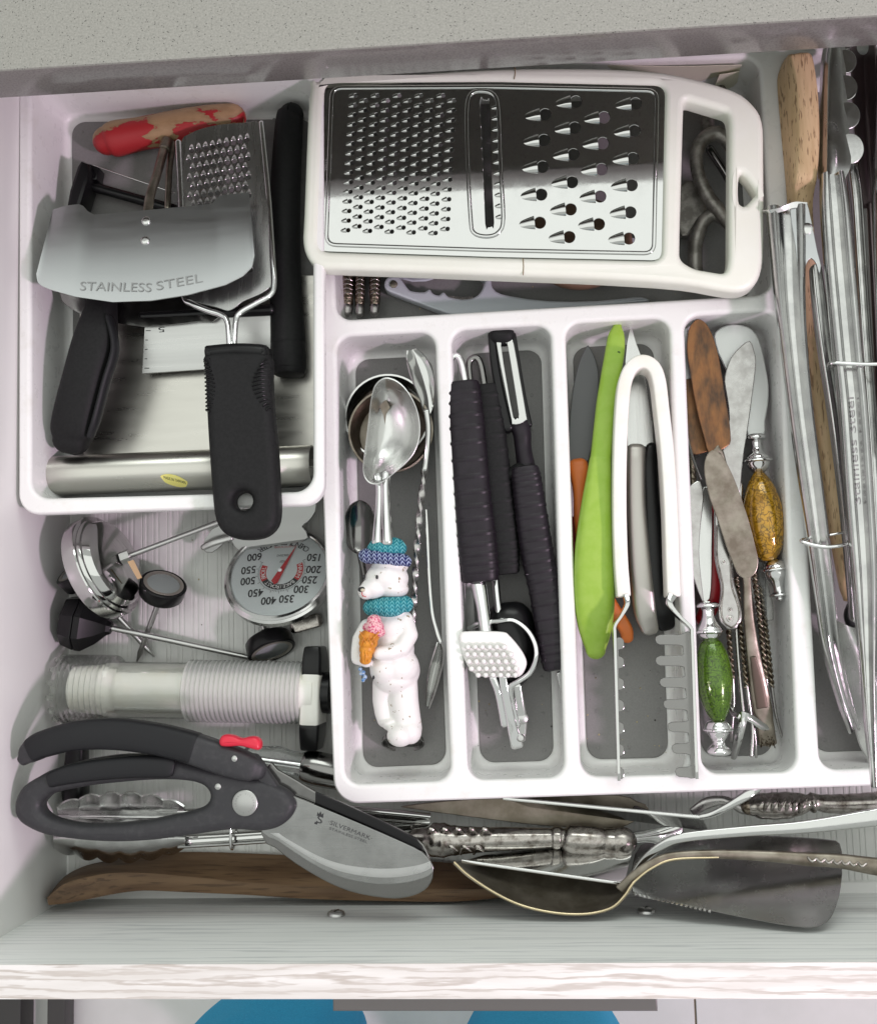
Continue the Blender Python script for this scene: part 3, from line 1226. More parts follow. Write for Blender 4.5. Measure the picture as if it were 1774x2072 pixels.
# hand grater with fat black handle
t = thing('hand_grater', 'flat steel hand grater with wire frame and fat black rubber handle', 'grater', 470, 640, 5)
plg = plane3((450, 260, 6.95), (540, 255, 6.95), (470, 690, 8.8))
go = [(368, 282), (384, 270), (403, 261), (430, 254), (456, 250), (490, 248), (529, 250), (536, 320), (543, 408), (549, 520), (551, 565), (546, 580), (525, 595), (492, 609), (475, 622), (460, 628), (440, 622), (410, 614), (384, 606), (373, 597), (370, 520), (369, 419), (366, 330)]
holes, spots = [], []
for r in range(15):
    for c in range(9):
        x = 1020 + 37 * c + (0, -17)[r % 2] + r * .9 + (3 if r > 1 else 0)
        y = 425 - 7.3 * c + 49.5 * r + (0, 5)[r % 2]
        x, y = Z1((x, y))[0]
        if 376 < x < 541 and y < 596 - abs(x - 460) * .1:
            holes.append(disc(x, y + 1, 5.2, 10))
            spots.append((x, y))
plate('grater_plate', [go] + holes, plg, .08, .015, brushed_y, t, sm=[3] + [0] * len(holes), bseg=1)
# one raised tooth, shared by all
def tooth_mesh(name, L, w, h, mat, ang=0.0, open_end=True):
    V, Fc = [], []
    na, nb = 7, 9
    for i in range(na):
        s = i / (na - 1)                        # 0 = pointed start, 1 = mouth
        ww = w * (s ** .45) if s > 0 else .01
        hh = h * math.sin(s * math.pi / 2) ** 1.3
        for j in range(nb):
            a = math.pi * j / (nb - 1)
            x, y, z = -L + L * s, ww * math.cos(a), hh * math.sin(a) - .02
            V.append((x * math.cos(ang) - y * math.sin(ang), x * math.sin(ang) + y * math.cos(ang), z))
    for i in range(na - 1):
        for j in range(nb - 1):
            Fc.append((i * nb + j, i * nb + j + 1, (i + 1) * nb + j + 1, (i + 1) * nb + j))
    me = bpy.data.meshes.new(name)
    me.from_pydata([(x * U, y * U, z * U) for x, y, z in V], [], Fc)
    for p in me.polygons:
        p.use_smooth = True
    me.materials.append(mat)
    return me


tooth_white = M('tooth_metal', (.86, .86, .85), .28, 1)
tm = tooth_mesh('small_tooth', .30, .17, .16, tooth_white, -math.pi / 2)
for x, y in spots:
    inst('tooth', tm, W(x, y - 3.5, plg), t)
sweep('frame_wire', [(529, 249, 7.0, 6), (537, 330, 7.35, 6), (545, 420, 7.5, 6), (552, 530, 8.1, 6.5), (554, 575, 8.3, 6.5), (546, 597, 8.45, 6.5), (515, 615, 8.6, 6.5), (485, 633, 8.7, 6.5), (477, 652, 8.8, 6), (474, 700, 9.2, 6)], chrome, t)
sweep('frame_wire', [(361, 288, 7.1, 7), (366, 400, 7.5, 7), (369, 520, 7.8, 6.5), (372, 598, 8.2, 6.5), (388, 614, 8.35, 6.5), (420, 628, 8.5, 6.5), (447, 637, 8.65, 6.5), (460, 652, 8.8, 6), (464, 700, 9.2, 6)], chrome, t)
plh = plane3((470, 700, 9.9), (560, 700, 9.9), (490, 1080, 10.2))
ho = [(412, 712), (412, 760), (416, 850), (421, 930), (427, 1010), (433, 1050), (447, 1075), (472, 1088), (505, 1090), (535, 1083), (556, 1062), (562, 1030), (560, 980), (556, 900), (549, 830), (545, 760), (541, 712), (480, 706)]
hd = plate('handle', [ho, disc(489, 1012, 19, 24)], plh, 1.7, .55, black_rubber, t, sm=[3, 0], bseg=6, angle=60)
plate('collar', [[(411, 699), (425, 695), (475, 691), (525, 693), (540, 699), (541, 716), (535, 722), (475, 717), (416, 723), (411, 718)]], plane3((470, 700, 9.86), (560, 700, 9.86), (490, 1080, 10.2)), 1.5, .4, black_plastic, t, sm=2, bseg=4, angle=60)
for k in range(13):
    y = 728 + k * 8.2
    s = math.sin((k + .8) / 13.5 * math.pi)
    sweep('grip_ridge', [(546 - 8 - 30 * s + k * .55, y + 3, 9.98, 1.8, .1), (546 - 8 - 14 * s + k * .55, y - 1, 9.9, 2.4, .13), (543 + k * .35, y, 9.62, 2.4, .1)], black_plastic, hd, n=3)
    sweep('grip_ridge', [(412 + 5 + 15 * s + k * .35, y + 6, 9.95, 1.8, .1), (412 + 3 + 6 * s + k * .3, y + 3, 9.8, 2.4, .13), (415 + k * .35, y + 4, 9.62, 2.4, .1)], black_plastic, hd, n=3)

# long round black handle along the right side
t = thing('black_handled_tool', 'long smooth round black handle lying along the right wall of the small tray', 'utensil', 585, 480, 4.2)
sweep('grip', [(590, 232, 5.4, 26), (585, 250, 5.4, 30), (577, 400, 5.5, 33), (577, 550, 5.5, 34), (581, 640, 5.5, 36), (583, 692, 5.5, 37)], black_rubber, t, 'round', cap=('round', 'soft'))
sweep('end_cap', [(583, 697, 5.5, 36.5), (585, 740, 5.4, 36), (585, 752, 5.4, 34)], black_rubber, t, 'round', cap=('soft', 'soft'))

# steel pastry tube with paper sticker
t = thing('steel_tube', 'hollow brushed steel tube with a yellow sticker in the small tray', 'tube', 350, 955, 4.2)
p0, p1 = W(92, 964, 5.45), W(633, 941, 5.45)
L = (p1 - p0).length
ax = (p1 - p0).normalized()
R0 = 1.27
lathe('tube', p0, p1, [(0, R0 - .06), (.02, R0), (L - .02, R0), (L, R0 - .02), (L, R0 - .07), (L - .02, R0 - .09), (.02, R0 - .09), (0, R0 - .06)], brushed_warm, t, 48, closed=False, angle=60)
c = W(350, 971, 5.45 + R0)
rows = []
side = Vector((-ax.y, ax.x, 0)).normalized()
axis_pt = p0 + ax * (c - p0).dot(ax)
off0 = (c - axis_pt).dot(side)


def on_tube(u, v, lift):
    s = off0 + v
    q = axis_pt + ax * u + side * s
    return Vector((q.x, q.y, 5.45 + math.sqrt(max(.01, (R0 + lift) ** 2 - s * s))))


V, Fc = [], []
for j in range(5):
    f = 1 - j / 4.0001
    V += [on_tube(f * .80 * math.cos(a) * (1 + .06 * math.sin(5 * a)), f * (.34 * math.sin(a) - .2 * math.cos(a)), .02) for a in [2 * math.pi * i / 28 for i in range(28)]]
Fc = [(j * 28 + i, j * 28 + (i + 1) % 28, (j + 1) * 28 + (i + 1) % 28, (j + 1) * 28 + i) for j in range(4) for i in range(28)]
st = mk('sticker', V, Fc, yellow_paper, t)
gv, gf, gw = glyphs('MADE IN TAIWAN')
mk('lettering', [on_tube(-.62 + 1.3 * x / gw, .12 - .36 * x / gw + .17 * y, .035) for x, y in gv], gf, ink, st, smooth=False)

# ================================================================== DRAWER FLOOR, LEFT: THERMOMETERS AND PRESS
def dial(name, label, face, back, tip, r, z_face_inset=.25, seg=32, shell=None, depth=1.0):
    """round-headed probe thermometer: face centre -> back of head -> tip of the probe"""
    t = thing(name, label, 'thermometer', face[0], face[1], .2, 'probe thermometers on the drawer floor')
    f, b = W(*face), W(*back)
    ax = (b - f).normalized()
    shell = shell or black_plastic
    lathe('head', f, b, [(.2, r * .70), (.02, r * .80), (0, r * .86), (-.03, r * .95), (.03, r), (.18, r), (depth * .85, r * .96), (depth, r * .88), (depth + .02, .55), (depth + .5, .42), (depth + .52, .2)], shell, t, seg)
    lathe('bezel', f, b, [(-.035, r * .86), (-.06, r * .80), (-.03, r * .70), (.05, r * .70)], M('bezel_ring', (.5, .47, .42), .35, .8), t, seg, closed=False)
    lathe('face', f, b, [(.03, r * .72), (.03, .005)], dial_paper, t, seg, closed=False)
    lathe('glass', f, b, [(-.01, r * .71), (-.02, .005)], glass, t, seg, closed=False)
    if tip:
        q = W(*tip)
        s = b + ax * .05
        L = (q - s).length
        lathe('probe', s, q, [(-.3, .19), (0, .19), (L - .75, .18), (L - .1, .05), (L, .01)], brushed, t, 14)
    return t


dial('probe_thermometer', 'small black round thermometer with its glass face up, beside the large steel one', (331, 1181, 2.75), (322, 1216, 2.0), (276, 1341, .45), 1.52, depth=1.0)
dial('probe_thermometer', 'black thermometer half hidden behind the large steel dial at the drawer wall', (152, 1150, 3.0), (184, 1186, 2.2), (313, 1330, .5), 1.5, depth=1.1)
dial('probe_thermometer', 'black thermometer lying face down under the oven thermometer', (550, 1318, 1.75), (539, 1284, 1.35), (490, 1150, .35), 1.6, depth=1.0)

t = thing('meat_thermometer', 'large round polished steel thermometer head on edge with a thin probe', 'thermometer', 210, 1142, .2)
c = W(212, 1146, 3.5)
ax = Vector((.92, .33, .20)).normalized()
prof = [(-.75, 2.9), (-.75, 3.15), (-.7, 3.38), (-.6, 3.42), (.2, 3.42), (.28, 3.36), (.3, 3.2), (.42, 3.18), (.5, 3.12), (.52, 2.95), (.7, 2.9), (.95, 2.75), (1.1, 2.45), (1.2, 1.6), (1.28, .7), (1.3, .01)]
lathe('dial_case', c, c + ax, prof, mirror_steel, t, 56, angle=30)
lathe('face', c, c + ax, [(-.77, 2.9), (-.77, .005)], dial_paper, t, 40, closed=False)
q = W(433, 1060, 3.3)
nb = c + ax * 1.3
n0 = W(258, 1126, nb.z)
sd = (q - n0).normalized()
lathe('nut', n0 - sd * .45, q, [(0, .42), (.02, .46), (.62, .46), (.64, .3)], brushed, t, 6, angle=20)
L = (q - n0).length
lathe('probe', n0, q, [(-.4, .17), (L + 4, .17), (L + 4.6, .02)], brushed, t, 14)
p = W(276, 1150, 4.6)
V, Fc = plate_data([[tuple(W(x, y, 4.2)[:2]) for x, y in ((262, 1137), (270, 1133), (280, 1168), (274, 1172))]], plane3((262, 1137, 4.45), (270, 1133, 4.2), (276, 1170, 3.9)), .05, .01)
mk('paper_tag', V, Fc, M('tan_paper', (.55, .40, .22), .7), t)

t = thing('probe_thermometer', 'black octagonal thermometer head with a long thin probe pointing right', 'thermometer', 170, 1260, .2, 'probe thermometers on the drawer floor')
p0, p1 = W(130, 1255, 2.3), W(226, 1271, 2.0)
ax = (p1 - p0).normalized()
s1 = [(.0, 1.35), (.12, 1.62), (.95, 1.85), (1.02, 1.84), (1.05, 1.76)]
s2 = [(1.07, 1.78), (1.1, 1.86), (1.5, 1.85), (2.3, 1.25), (2.9, .55), (3.15, .42), (3.2, .2)]
lathe('head_shell', p0, p1, s1, black_plastic, t, 8, angle=20)
lathe('head_cone', p0, p1, s2, black_plastic, t, 8, angle=20)
q = W(572, 1345, .5)
L = (q - p1).length
lathe('probe', p1, q, [(-.4, .19), (L - .8, .18), (L, .02)], brushed, t, 14)

# ------------------------------------------------------------------ oven thermometer
t = thing('oven_thermometer', 'round oven thermometer with upside-down numbered dial and red needle', 'thermometer', 566, 1160, .2)
C = W(564, 1160, 2.9)
e1 = Vector((1, .02, .05)).normalized()
nn = Vector((0.02, .50, .86))
nn = (nn - e1 * nn.dot(e1)).normalized()
e2 = nn.cross(e1)
RD = 3.45


def dp(u, v, l=0.0):
    return C + e1 * u * RD + e2 * v * RD + nn * l


def zd(x, y):
    return ((x - 1487) / 300.0, -(y - 440) / 243.0)


def dial_disc(name, r0, r1, a0, a1, l, mat, n=40):
    V, Fc = [], []
    for i in range(n + 1):
        a = math.radians(a0 + (a1 - a0) * i / n)
        V += [dp(r0 * math.cos(a), r0 * math.sin(a), l), dp(r1 * math.cos(a), r1 * math.sin(a), l)]
    for i in range(n):
        Fc.append((2 * i, 2 * i + 1, 2 * i + 3, 2 * i + 2))
    return mk(name, V, Fc, mat, t, smooth=False)


lathe('case', C - nn * 1.0, C, [(0, RD * .8), (0, RD * .9), (.15, RD * .98), (.3, RD * 1.02), (.42, RD * 1.06), (.8, RD * 1.06), (.92, RD * 1.02), (1.02, RD * 1.03), (1.12, RD * 1.0), (1.14, RD * .95), (1.02, RD * .92), (.86, RD * .915)], steel, t, 56, angle=30)
dial_disc('face', 0.001, .93, 0, 360, -.08, dial_paper, 56)
ring = []
for s, xy in (('600', (1330, 342)), ('550', (1306, 412)), ('500', (1312, 472)), ('450', (1367, 538)), ('400', (1448, 583)), ('350', (1548, 578)), ('300', (1625, 531)), ('250', (1668, 483)), ('200', (1684, 428)), ('150', (1676, 362))):
    gv, gf, gw = glyphs(s, True)
    u, v = zd(*xy)
    rot = -.13 * u
    for_v = []
    for x, y in gv:
        a, b = (x - gw / 2) * .135, (y - .5) * .16
        a, b = -a, -b
        for_v.append(dp(u + a * math.cos(rot) - b * math.sin(rot), v + a * math.sin(rot) + b * math.cos(rot), -.05))
    mk('numeral', for_v, gf, ink, t, smooth=False)


def arc_text(s, r, a0, a1, h, mat, inward=True, l=-.045, c=(0, 0)):
    V, Fc = [], []
    for i, ch in enumerate(s):
        if ch == ' ':
            continue
        gv, gf, gw = glyphs(ch)
        a = math.radians(a0 + (a1 - a0) * (i + .5) / len(s))
        rad = Vector((math.cos(a), math.sin(a)))
        upv = -rad if inward else rad
        rt = Vector((upv.y, -upv.x))
        b = len(V)
        for x, y in gv:
            q = rad * r + rt * ((x - gw / 2) * h) + upv * ((y - .5) * h)
            V.append(dp(q.x + c[0], q.y + c[1], l))
        Fc += [tuple(b + k for k in f) for f in gf]
    mk('lettering', V, Fc, mat, t, smooth=False)


def flat_text(s, xy, w, h, mat):
    gv, gf, gw = glyphs(s)
    u, v = zd(*xy)
    mk('lettering', [dp(u - (x / gw - .5) * w, v - (y - .5) * h, -.05) for x, y in gv], gf, mat, t, smooth=False)


arc_text('OVEN THERMOMETER', .70, 46, 130, .115, ink)
flat_text('DO NOT PUT IN WATER', (1500, 293), .40, .04, ink_red)
flat_text('00620A2', (1495, 341), .23, .05, ink)
flat_text('NSF', (1497, 374), .10, .055, ink)
pc = zd(1500, 425)
CC = C
C = dp(*pc)
dial_disc('band_ring', .145 / 1.6, .155 / 1.6, 0, 360, -.05, ink, 20) if False else None
dial_disc('broil_band', .30, .415, 158, 212, -.055, ink_red, 14)
dial_disc('roast_band', .30, .415, 212, 326, -.055, ink, 24)
dial_disc('warm_band', .30, .415, 326, 384, -.055, ink_red, 14)
arc_text('BROIL', .357, 206, 162, .08, ink_white, inward=False)
arc_text('BAKE/ROAST', .357, 318, 220, .075, ink_white, inward=False)
arc_text('WARM', .357, 380, 332, .08, ink_white, inward=False)
tk = []
for i in range(61):
    a = math.radians(152 + i * 236 / 60)
    r1 = .50 if i % 5 == 0 else .46
    w = .004
    ca, sa = math.cos(a), math.sin(a)
    tk.append(([dp(r * ca - s * w * sa, r * sa + s * w * ca, -.05) for r in (.43, r1) for s in (-1, 1)], [(0, 1, 3, 2)]))
V, Fc = join(*tk)
mk('tick_marks', V, Fc, ink, t, smooth=False)
C = CC
uv = [zd(1573, 290), zd(1488, 492), zd(1470, 500), zd(1450, 480)]
mk('needle', [dp(u, v, .05) for u, v in uv] + [dp(u, v, .02) for u, v in uv], [(0, 1, 2, 3), (7, 6, 5, 4), (0, 4, 5, 1), (1, 5, 6, 2), (2, 6, 7, 3), (3, 7, 4, 0)], ink_red, t, smooth=False)
pv = zd(1492, 425)
lathe('pivot', dp(*pv, -.05), dp(*pv, 1), [(0, .16), (.08, .16), (.14, .1), (.15, .01)], dial_paper, t, 16)
dial_disc('glass', .001, .92, 0, 360, .08, glass, 56)
# bent sheet stand behind the dial
pls = plane3((410, 1110, 1.9), (640, 1030, 2.6), (500, 1160, 1.0))
plate('stand', [Z3((1075, 305), (1130, 200), (1300, 130), (1500, 75), (1665, 45), (1680, 110), (1640, 165), (1610, 190), (1640, 250), (1500, 330), (1300, 350), (1220, 250), (1190, 280), (1130, 330))], pls, .12, .05, brushed, t, sm=2)
sweep('stand_lip', Z3((1085, 300, 2.1, 6, .2), (1140, 275, 2.3, 7, .2), (1230, 250, 2.4, 6, .2)), brushed, t, 'rr')
sweep('foil_foot', Z3((1570, 720, .9, 15, .35), (1690, 690, .9, 14, .35)), silver, t, 'sq')

# ------------------------------------------------------------------ clear plunger press
t = thing('plunger_press', 'clear plastic plunger tube with ribbed sleeve, white core and black-tipped knob', 'press', 380, 1400, .2)
p0, p1 = W(124, 1394, 2.45), W(640, 1402, 2.45)
k = (p1 - p0).length / (640 - 124)


def X(px):
    return (px - 124) * k


pr = [(0, 1.85), (.1, 2.1), (.25, 2.2)]
for i in range(9):
    b = .4 + i * .36
    pr += [(b, 2.24), (b + .12, 2.16), (b + .2, 2.24)]
pr += [(X(238), 2.2), (X(245), 1.92), (X(250), 1.82), (X(384), 1.80)]
inner = [(x, r - .06) for x, r in pr[::-1]]
lathe('clear_barrel', p0, p1, pr + inner, clear_plastic, t, 48, closed=False, angle=30)
for i in range(14):
    a = 2 * math.pi * i / 14
    # notched crown of the front ring
    s = (p1 - p0).normalized()
    e = s.cross(Vector((0, 0, 1))).normalized()
    q = p0 + e * math.cos(a) * 2.06 + Vector((0, 0, 1)) * math.sin(a) * 2.06
    V, Fc = lathe_data(q, q - s, [(-.3, .2), (0, .2), (.12, .14), (.14, .01)], 8)
    mk('crown_tooth', V, Fc, clear_plastic, t)
rib = []
nr = 25
for i in range(nr):
    b = X(384) + .02 + i * (X(616) - X(384)) / nr
    dlt = (X(616) - X(384)) / nr
    rib += [(b, 1.90), (b + dlt * .25, 2.0), (b + dlt * .55, 2.0), (b + dlt * .8, 1.90)]
rib.append((X(616), 1.9))
sleeve_m = thin_clear('ribbed_clear', (.98, .98, .95), .42, .8, .1)
lathe('ribbed_sleeve', p0, p1, rib + [(X(616), 1.8), (X(386), 1.8)], sleeve_m, t, 48, closed=False, angle=30)
lathe('white_core', p0, p1, [(X(150), 1.2), (X(152), 1.45), (X(200), 1.6), (X(214), 1.66), (X(216), 1.72), (X(384), 1.72), (X(640), 1.72)], ivory_plastic, t, 40)
kn = [(635, 1372, 2.5), (634, 1404, 2.5), (633, 1462, 2.5)]
sweep('knob_centre', [(637, 1366, 2.5, 19.5, 1.45), (635, 1404, 2.5, 19.5, 1.55), (633, 1462, 2.5, 20.5, 1.45)], ivory_plastic, t, 'sq', cap='soft', n=3)
sweep('knob_tip', [(638, 1312, 2.5, 17.5, 1.2), (638, 1330, 2.5, 19.5, 1.35), (637, 1363, 2.5, 20, 1.42)], black_plastic, t, 'sq', cap=('soft', 'soft'), n=3)
sweep('knob_tip', [(633, 1465, 2.5, 21, 1.42), (632, 1490, 2.5, 20, 1.35), (631, 1512, 2.5, 18, 1.2)], black_plastic, t, 'sq', cap=('soft', 'soft'), n=3)
lathe('shaft', W(645, 1402, 2.45), W(720, 1404, 2.45), [(0, 1.3), (.8, 1.3), (.9, 1.1)], black_plastic, t, 28)


# ================================================================== FRONT OF THE DRAWER
# big kitchen shears
t = thing('kitchen_shears', 'open heavy kitchen shears with dark grey handles and red lock', 'shears', 450, 1640, 3)
PB = plane3((550, 1600, 8.4), (860, 1760, 8.1), (700, 1600, 8.4))
PB2 = plane3((550, 1600, 8.0), (860, 1760, 7.6), (700, 1600, 8.0))
b2 = Z4((1040, 320), (1080, 335), (1160, 380), (1225, 420), (1320, 460), (1480, 532), (1620, 602), (1660, 650), (1686, 730), (1676, 775), (1650, 805), (1610, 825), (1560, 836), (1500, 836), (1400, 820), (1320, 795), (1250, 762), (1150, 702), (1070, 640), (1015, 585))
plate('lower_blade', [b2], PB2, .3, .08, dark_steel, t, sm=2)
b1 = Z4((1090, 430), (1150, 442), (1240, 478), (1400, 545), (1560, 615), (1640, 655), (1672, 690), (1686, 718), (1680, 738), (1660, 752), (1620, 766), (1560, 778), (1480, 782), (1400, 772), (1320, 752), (1240, 716), (1150, 660), (1080, 612), (1020, 580), (1030, 500))
blade_m = M('blade_steel', (.33, .33, .325), .27, 1, bump=.03, bscale=500, bstretch=(.1, 1, 1), rvar=.07, col2=(.27, .27, .265), nscale=45)
plate('upper_blade', [b1], PB, .3, .03, blade_m, t, sm=2)
# hollow-ground edge of the upper blade
eo = Z4((1022, 580), (1080, 612), (1150, 660), (1240, 716), (1320, 752), (1400, 772), (1480, 782), (1560, 778), (1620, 766), (1660, 752), (1682, 736))
ei = Z4((1085, 582), (1110, 600), (1165, 632), (1240, 672), (1320, 700), (1400, 714), (1480, 720), (1550, 718), (1610, 710), (1650, 700), (1674, 690))
rows = []
for f in (0, .5, 1):
    rows.append([(a[0] + (b[0] - a[0]) * f, a[1] + (b[1] - a[1]) * f) for a, b in zip(eo, ei)])
G = []
for f, r in zip((0, .5, 1), rows):
    g = []
    for x, y in r:
        q = W(x, y, PB)
        g.append((q.x, q.y, q.z + .015 + (-.06 if f == 0 else (-.01 if f == .5 else 0))))
    G.append(g)
V, Fc = sheet_world(G, .03, 4, 3)
recalc(mk('ground_edge', V, Fc, M('ground_steel', (.55, .55, .545), .3, 1, rvar=.06), t, angle=60))
plate('blade_back', [Z4((1226, 421), (1320, 461), (1480, 533), (1618, 603), (1645, 640), (1640, 650), (1480, 575), (1300, 497), (1226, 466))], PB2 if False else plane3((550, 1600, 8.1), (860, 1760, 7.75), (700, 1600, 8.1)), .3, .05, black_plastic, t)
lettering(t, '·SILVERMARK·', Z4((1276, 545))[0], Z4((1444, 611))[0], 8.6, PB, ink_grey)
lettering(t, 'STAINLESS STEEL', Z4((1280, 567))[0], Z4((1428, 622))[0], 5, PB, ink_grey)
lettering(t, 'S', Z4((1230, 540))[0], Z4((1252, 546))[0], 15, PB, ink, name='emblem')
cw = Z4((1232, 514), (1236, 500), (1240, 508), (1247, 497), (1251, 510), (1259, 503), (1257, 519))
plate('emblem_crown', [cw], (PB[0] + .02, PB[1], PB[2]), .015, .002, ink, t)
plate('emblem_foot', [Z4((1226, 538), (1236, 541), (1233, 549), (1222, 545))], (PB[0] + .02, PB[1], PB[2]), .015, .002, ink, t)

PH = 8.9
ring_o = Z4((48, 495), (56, 445), (85, 400), (140, 365), (200, 335), (330, 298), (480, 278), (620, 285), (690, 305), (800, 332), (900, 350), (1000, 373), (1080, 402), (1125, 432), (1146, 470), (1138, 505), (1110, 540), (1065, 567), (1000, 578), (900, 572), (760, 590), (600, 612), (450, 620), (300, 612), (170, 592), (95, 560), (60, 530))
ring_i = Z4((152, 482), (165, 455), (205, 428), (330, 402), (450, 388), (560, 379), (660, 377), (740, 384), (790, 402), (812, 436), (800, 470), (755, 495), (650, 520), (540, 540), (430, 550), (320, 552), (230, 537), (175, 515))
plate('loop_handle', [ring_o, ring_i], PH, 1.5, .5, grey_grip, t, sm=3, bseg=5, angle=60)
sweep('loop_grip', Z4((205, 372, 8.6, 16, .62), (270, 352, 8.65, 20, .65), (400, 332, 8.65, 22, .65), (540, 322, 8.65, 23, .65), (650, 323, 8.65, 22, .65), (672, 325, 8.6, 18, .6)), dark_grip, t, 'rr', cap='soft')
sweep('arm_tip', Z4((100, 290, 8.5, 13, .5), (115, 272, 8.6, 21, .62), (135, 255, 8.7, 25, .7)), grey_grip, t, 'rr')
sweep('arm_grip', Z4((132, 255, 8.75, 25.5, .72), (180, 232, 8.8, 28, .75), (300, 202, 8.9, 30, .8), (450, 195, 8.9, 32, .8), (600, 213, 8.9, 32, .8), (700, 235, 8.9, 32, .8), (760, 252, 8.9, 32, .8)), dark_grip, t, 'rr', cap='soft')
sweep('upper_arm', Z4((740, 247, 8.9, 31.5, .78), (820, 275, 8.85, 32, .78), (900, 302, 8.8, 31, .76), (970, 325, 8.7, 27, .7), (1000, 333, 8.6, 20, .6)), grey_grip, t, 'rr')
sweep('arm_joint', Z4((985, 300, 8.35, 14, .45), (1020, 345, 8.3, 13, .4), (1060, 400, 8.3, 12, .4)), grey_grip, t, 'sq')
plate('red_lock', [Z4((857, 207), (875, 199), (905, 203), (935, 214), (965, 208), (990, 208), (1008, 222), (1011, 248), (1000, 260), (965, 252), (930, 244), (890, 246), (858, 244), (849, 228))], 9.8, .9, .25, red_plastic, t, sm=3, bseg=4, angle=60)
for x, y in Z4((848, 401), (911, 292)):
    z = 8.9 if y > 1550 else 9.5
    p = W(x, y, z)
    lathe('pin', p - Vector((0, 0, .1)), p + Vector((0, 0, 1)), [(0, .19), (.12, .18), (.16, .1), (.17, .01)], brushed, t, 14)
p = W(*Z4((953, 465))[0], 8.95)
lathe('pivot_cap', p - Vector((0, 0, .1)), p + Vector((0, 0, 1)), [(0, .75), (.13, .74), (.17, .68), (.17, .01)], M('cap_metal', (.42, .42, .41), .35, 1), t, 36)
V, Fc = [], []
for i, ch in enumerate('·SILVERMARK·SILVERMARK'):
    gv, gf, gw = glyphs(ch)
    a = math.radians(100 - i * 360 / 22)
    rad = Vector((math.cos(a), math.sin(a), 0))
    rt = Vector((rad.y, -rad.x, 0))
    b = len(V)
    V += [p + rad * (.50 + y * .085) + rt * ((x - gw / 2) * .085) + Vector((0, 0, .085)) for x, y in gv]
    Fc += [tuple(b + k for k in f) for f in gf]
mk('lettering', V, Fc, etch, t, smooth=False)

# scalloped serving tongs under the shears
t = thing('scalloped_tongs', 'steel serving tongs with scalloped spoon ends under the shears', 'tongs', 240, 1680, .3)
def scallop(x0, x1, y0, y1, lobes, base, n=60):
    r = []
    for i in range(n + 1):
        f = i / n
        env = math.sin(math.pi * (.08 + .84 * f)) ** .6
        r.append((x0 + (x1 - x0) * f, base + (y0 - base) * env + (y1 - y0) * abs(math.sin(math.pi * lobes * f)) * env, f))
    return r


up_t = scallop(116, 372, 1611, 1603, 6, 1652)
rows = [[(x, y, 4.0) for x, y, f in up_t],
        [(x, y * .55 + 1650 * .45, 3.4 + .04 * abs(math.sin(math.pi * 6 * f))) for x, y, f in up_t],
        [(x, 1650, 2.6) for x, y, f in up_t],
        [(x, 1668, 3.0) for x, y, f in up_t],
        [(x, 1680, 4.0) for x, y, f in up_t]]
sheet('upper_scoop', rows, .12, tong_steel, t, 3, 1, 50)
dn_t = scallop(108, 374, 1738, 1748, 6, 1700)
rows = [[(x, 1688, 4.2) for x, y, f in dn_t],
        [(x, 1698, 4.35) for x, y, f in dn_t],
        [(x, y * .5 + 1698 * .5, 4.1 - .2 * abs(math.sin(math.pi * 6 * f))) for x, y, f in dn_t],
        [(x, y * .8 + 1698 * .2, 3.4 - .3 * abs(math.sin(math.pi * 6 * f))) for x, y, f in dn_t],
        [(x, y, 2.4) for x, y, f in dn_t]]
sheet('lower_scoop', rows, .12, tong_steel, t, 3, 1, 50)
sweep('tong_arm', [(362, 1650, 3.4, 12, .3), (480, 1645, 3.6, 12, .35), (640, 1640, 3.4, 12, .35), (790, 1652, 3.0, 13, .4), (870, 1660, 2.8, 13, .4)], mirror_steel, t, 'ridge', cap='flat')
sweep('tong_arm', [(362, 1704, 3.6, 13, .3), (480, 1697, 3.6, 13, .35), (640, 1686, 3.2, 13, .35), (790, 1676, 2.8, 14, .4), (870, 1672, 2.6, 14, .4)], mirror_steel, t, 'ridge', cap='flat')
sweep('clip_ring', [(462, 1640, 4.3, 3), (466, 1670, 4.4, 3), (467, 1712, 4.2, 3), (472, 1716, 3.4, 3), (478, 1690, 3.0, 3), (476, 1640, 3.2, 3)], chrome, t)

# wooden spoon or paddle handle along the front
t = thing('wooden_spatula', 'long dark walnut spatula with upturned tip lying along the drawer front', 'spatula', 500, 1790, .2)
st = [((183, 832), (184, 838), (190, 862)), ((250, 752), (250, 785), (262, 855)), ((335, 708), (345, 757), (350, 838)), ((430, 688), (440, 742), (450, 818)), ((560, 668), (560, 742), (560, 806)), ((720, 655), (720, 755), (720, 812)),
      ((950, 660), (950, 777), (950, 822)), ((1200, 672), (1200, 793), (1200, 838)), ((1500, 690), (1500, 803), (1500, 846)), ((1774, 700), (1774, 806), (1774, 848)), ((2000, 760), (2000, 800), (2000, 828))]
loops = []
for k, (a, b, c) in enumerate(st):
    lift = (1.6, 1.2, .7, .3, .1)[k] if k < 5 else 0
    A = W(*Z4(a)[0], .7 + lift)
    B = W(*Z4(b)[0], 2.6 + lift)
    C_ = W(*Z4(c)[0], 2.5 + lift)
    D = Vector((C_.x, C_.y + .1, 1.1 + lift))
    E = Vector((A.x, A.y - .2, .25 + lift))
    mid = (A + B) / 2 + Vector((0, 0, .12))
    loops.append(tuple(c for P in (A, mid, B - Vector((0, -.08, 0)), B + Vector((0, -.06, -.02)), (B + C_) / 2 + Vector((0, 0, .05)), C_, D, E) for c in P))
loops = cr(loops, 4)
loops = [[l[i * 3:i * 3 + 3] for i in range(8)] for l in loops]
V, Fc = loft_data(loops, True, True)
recalc(mk('board', V, Fc, walnut, t, angle=40))

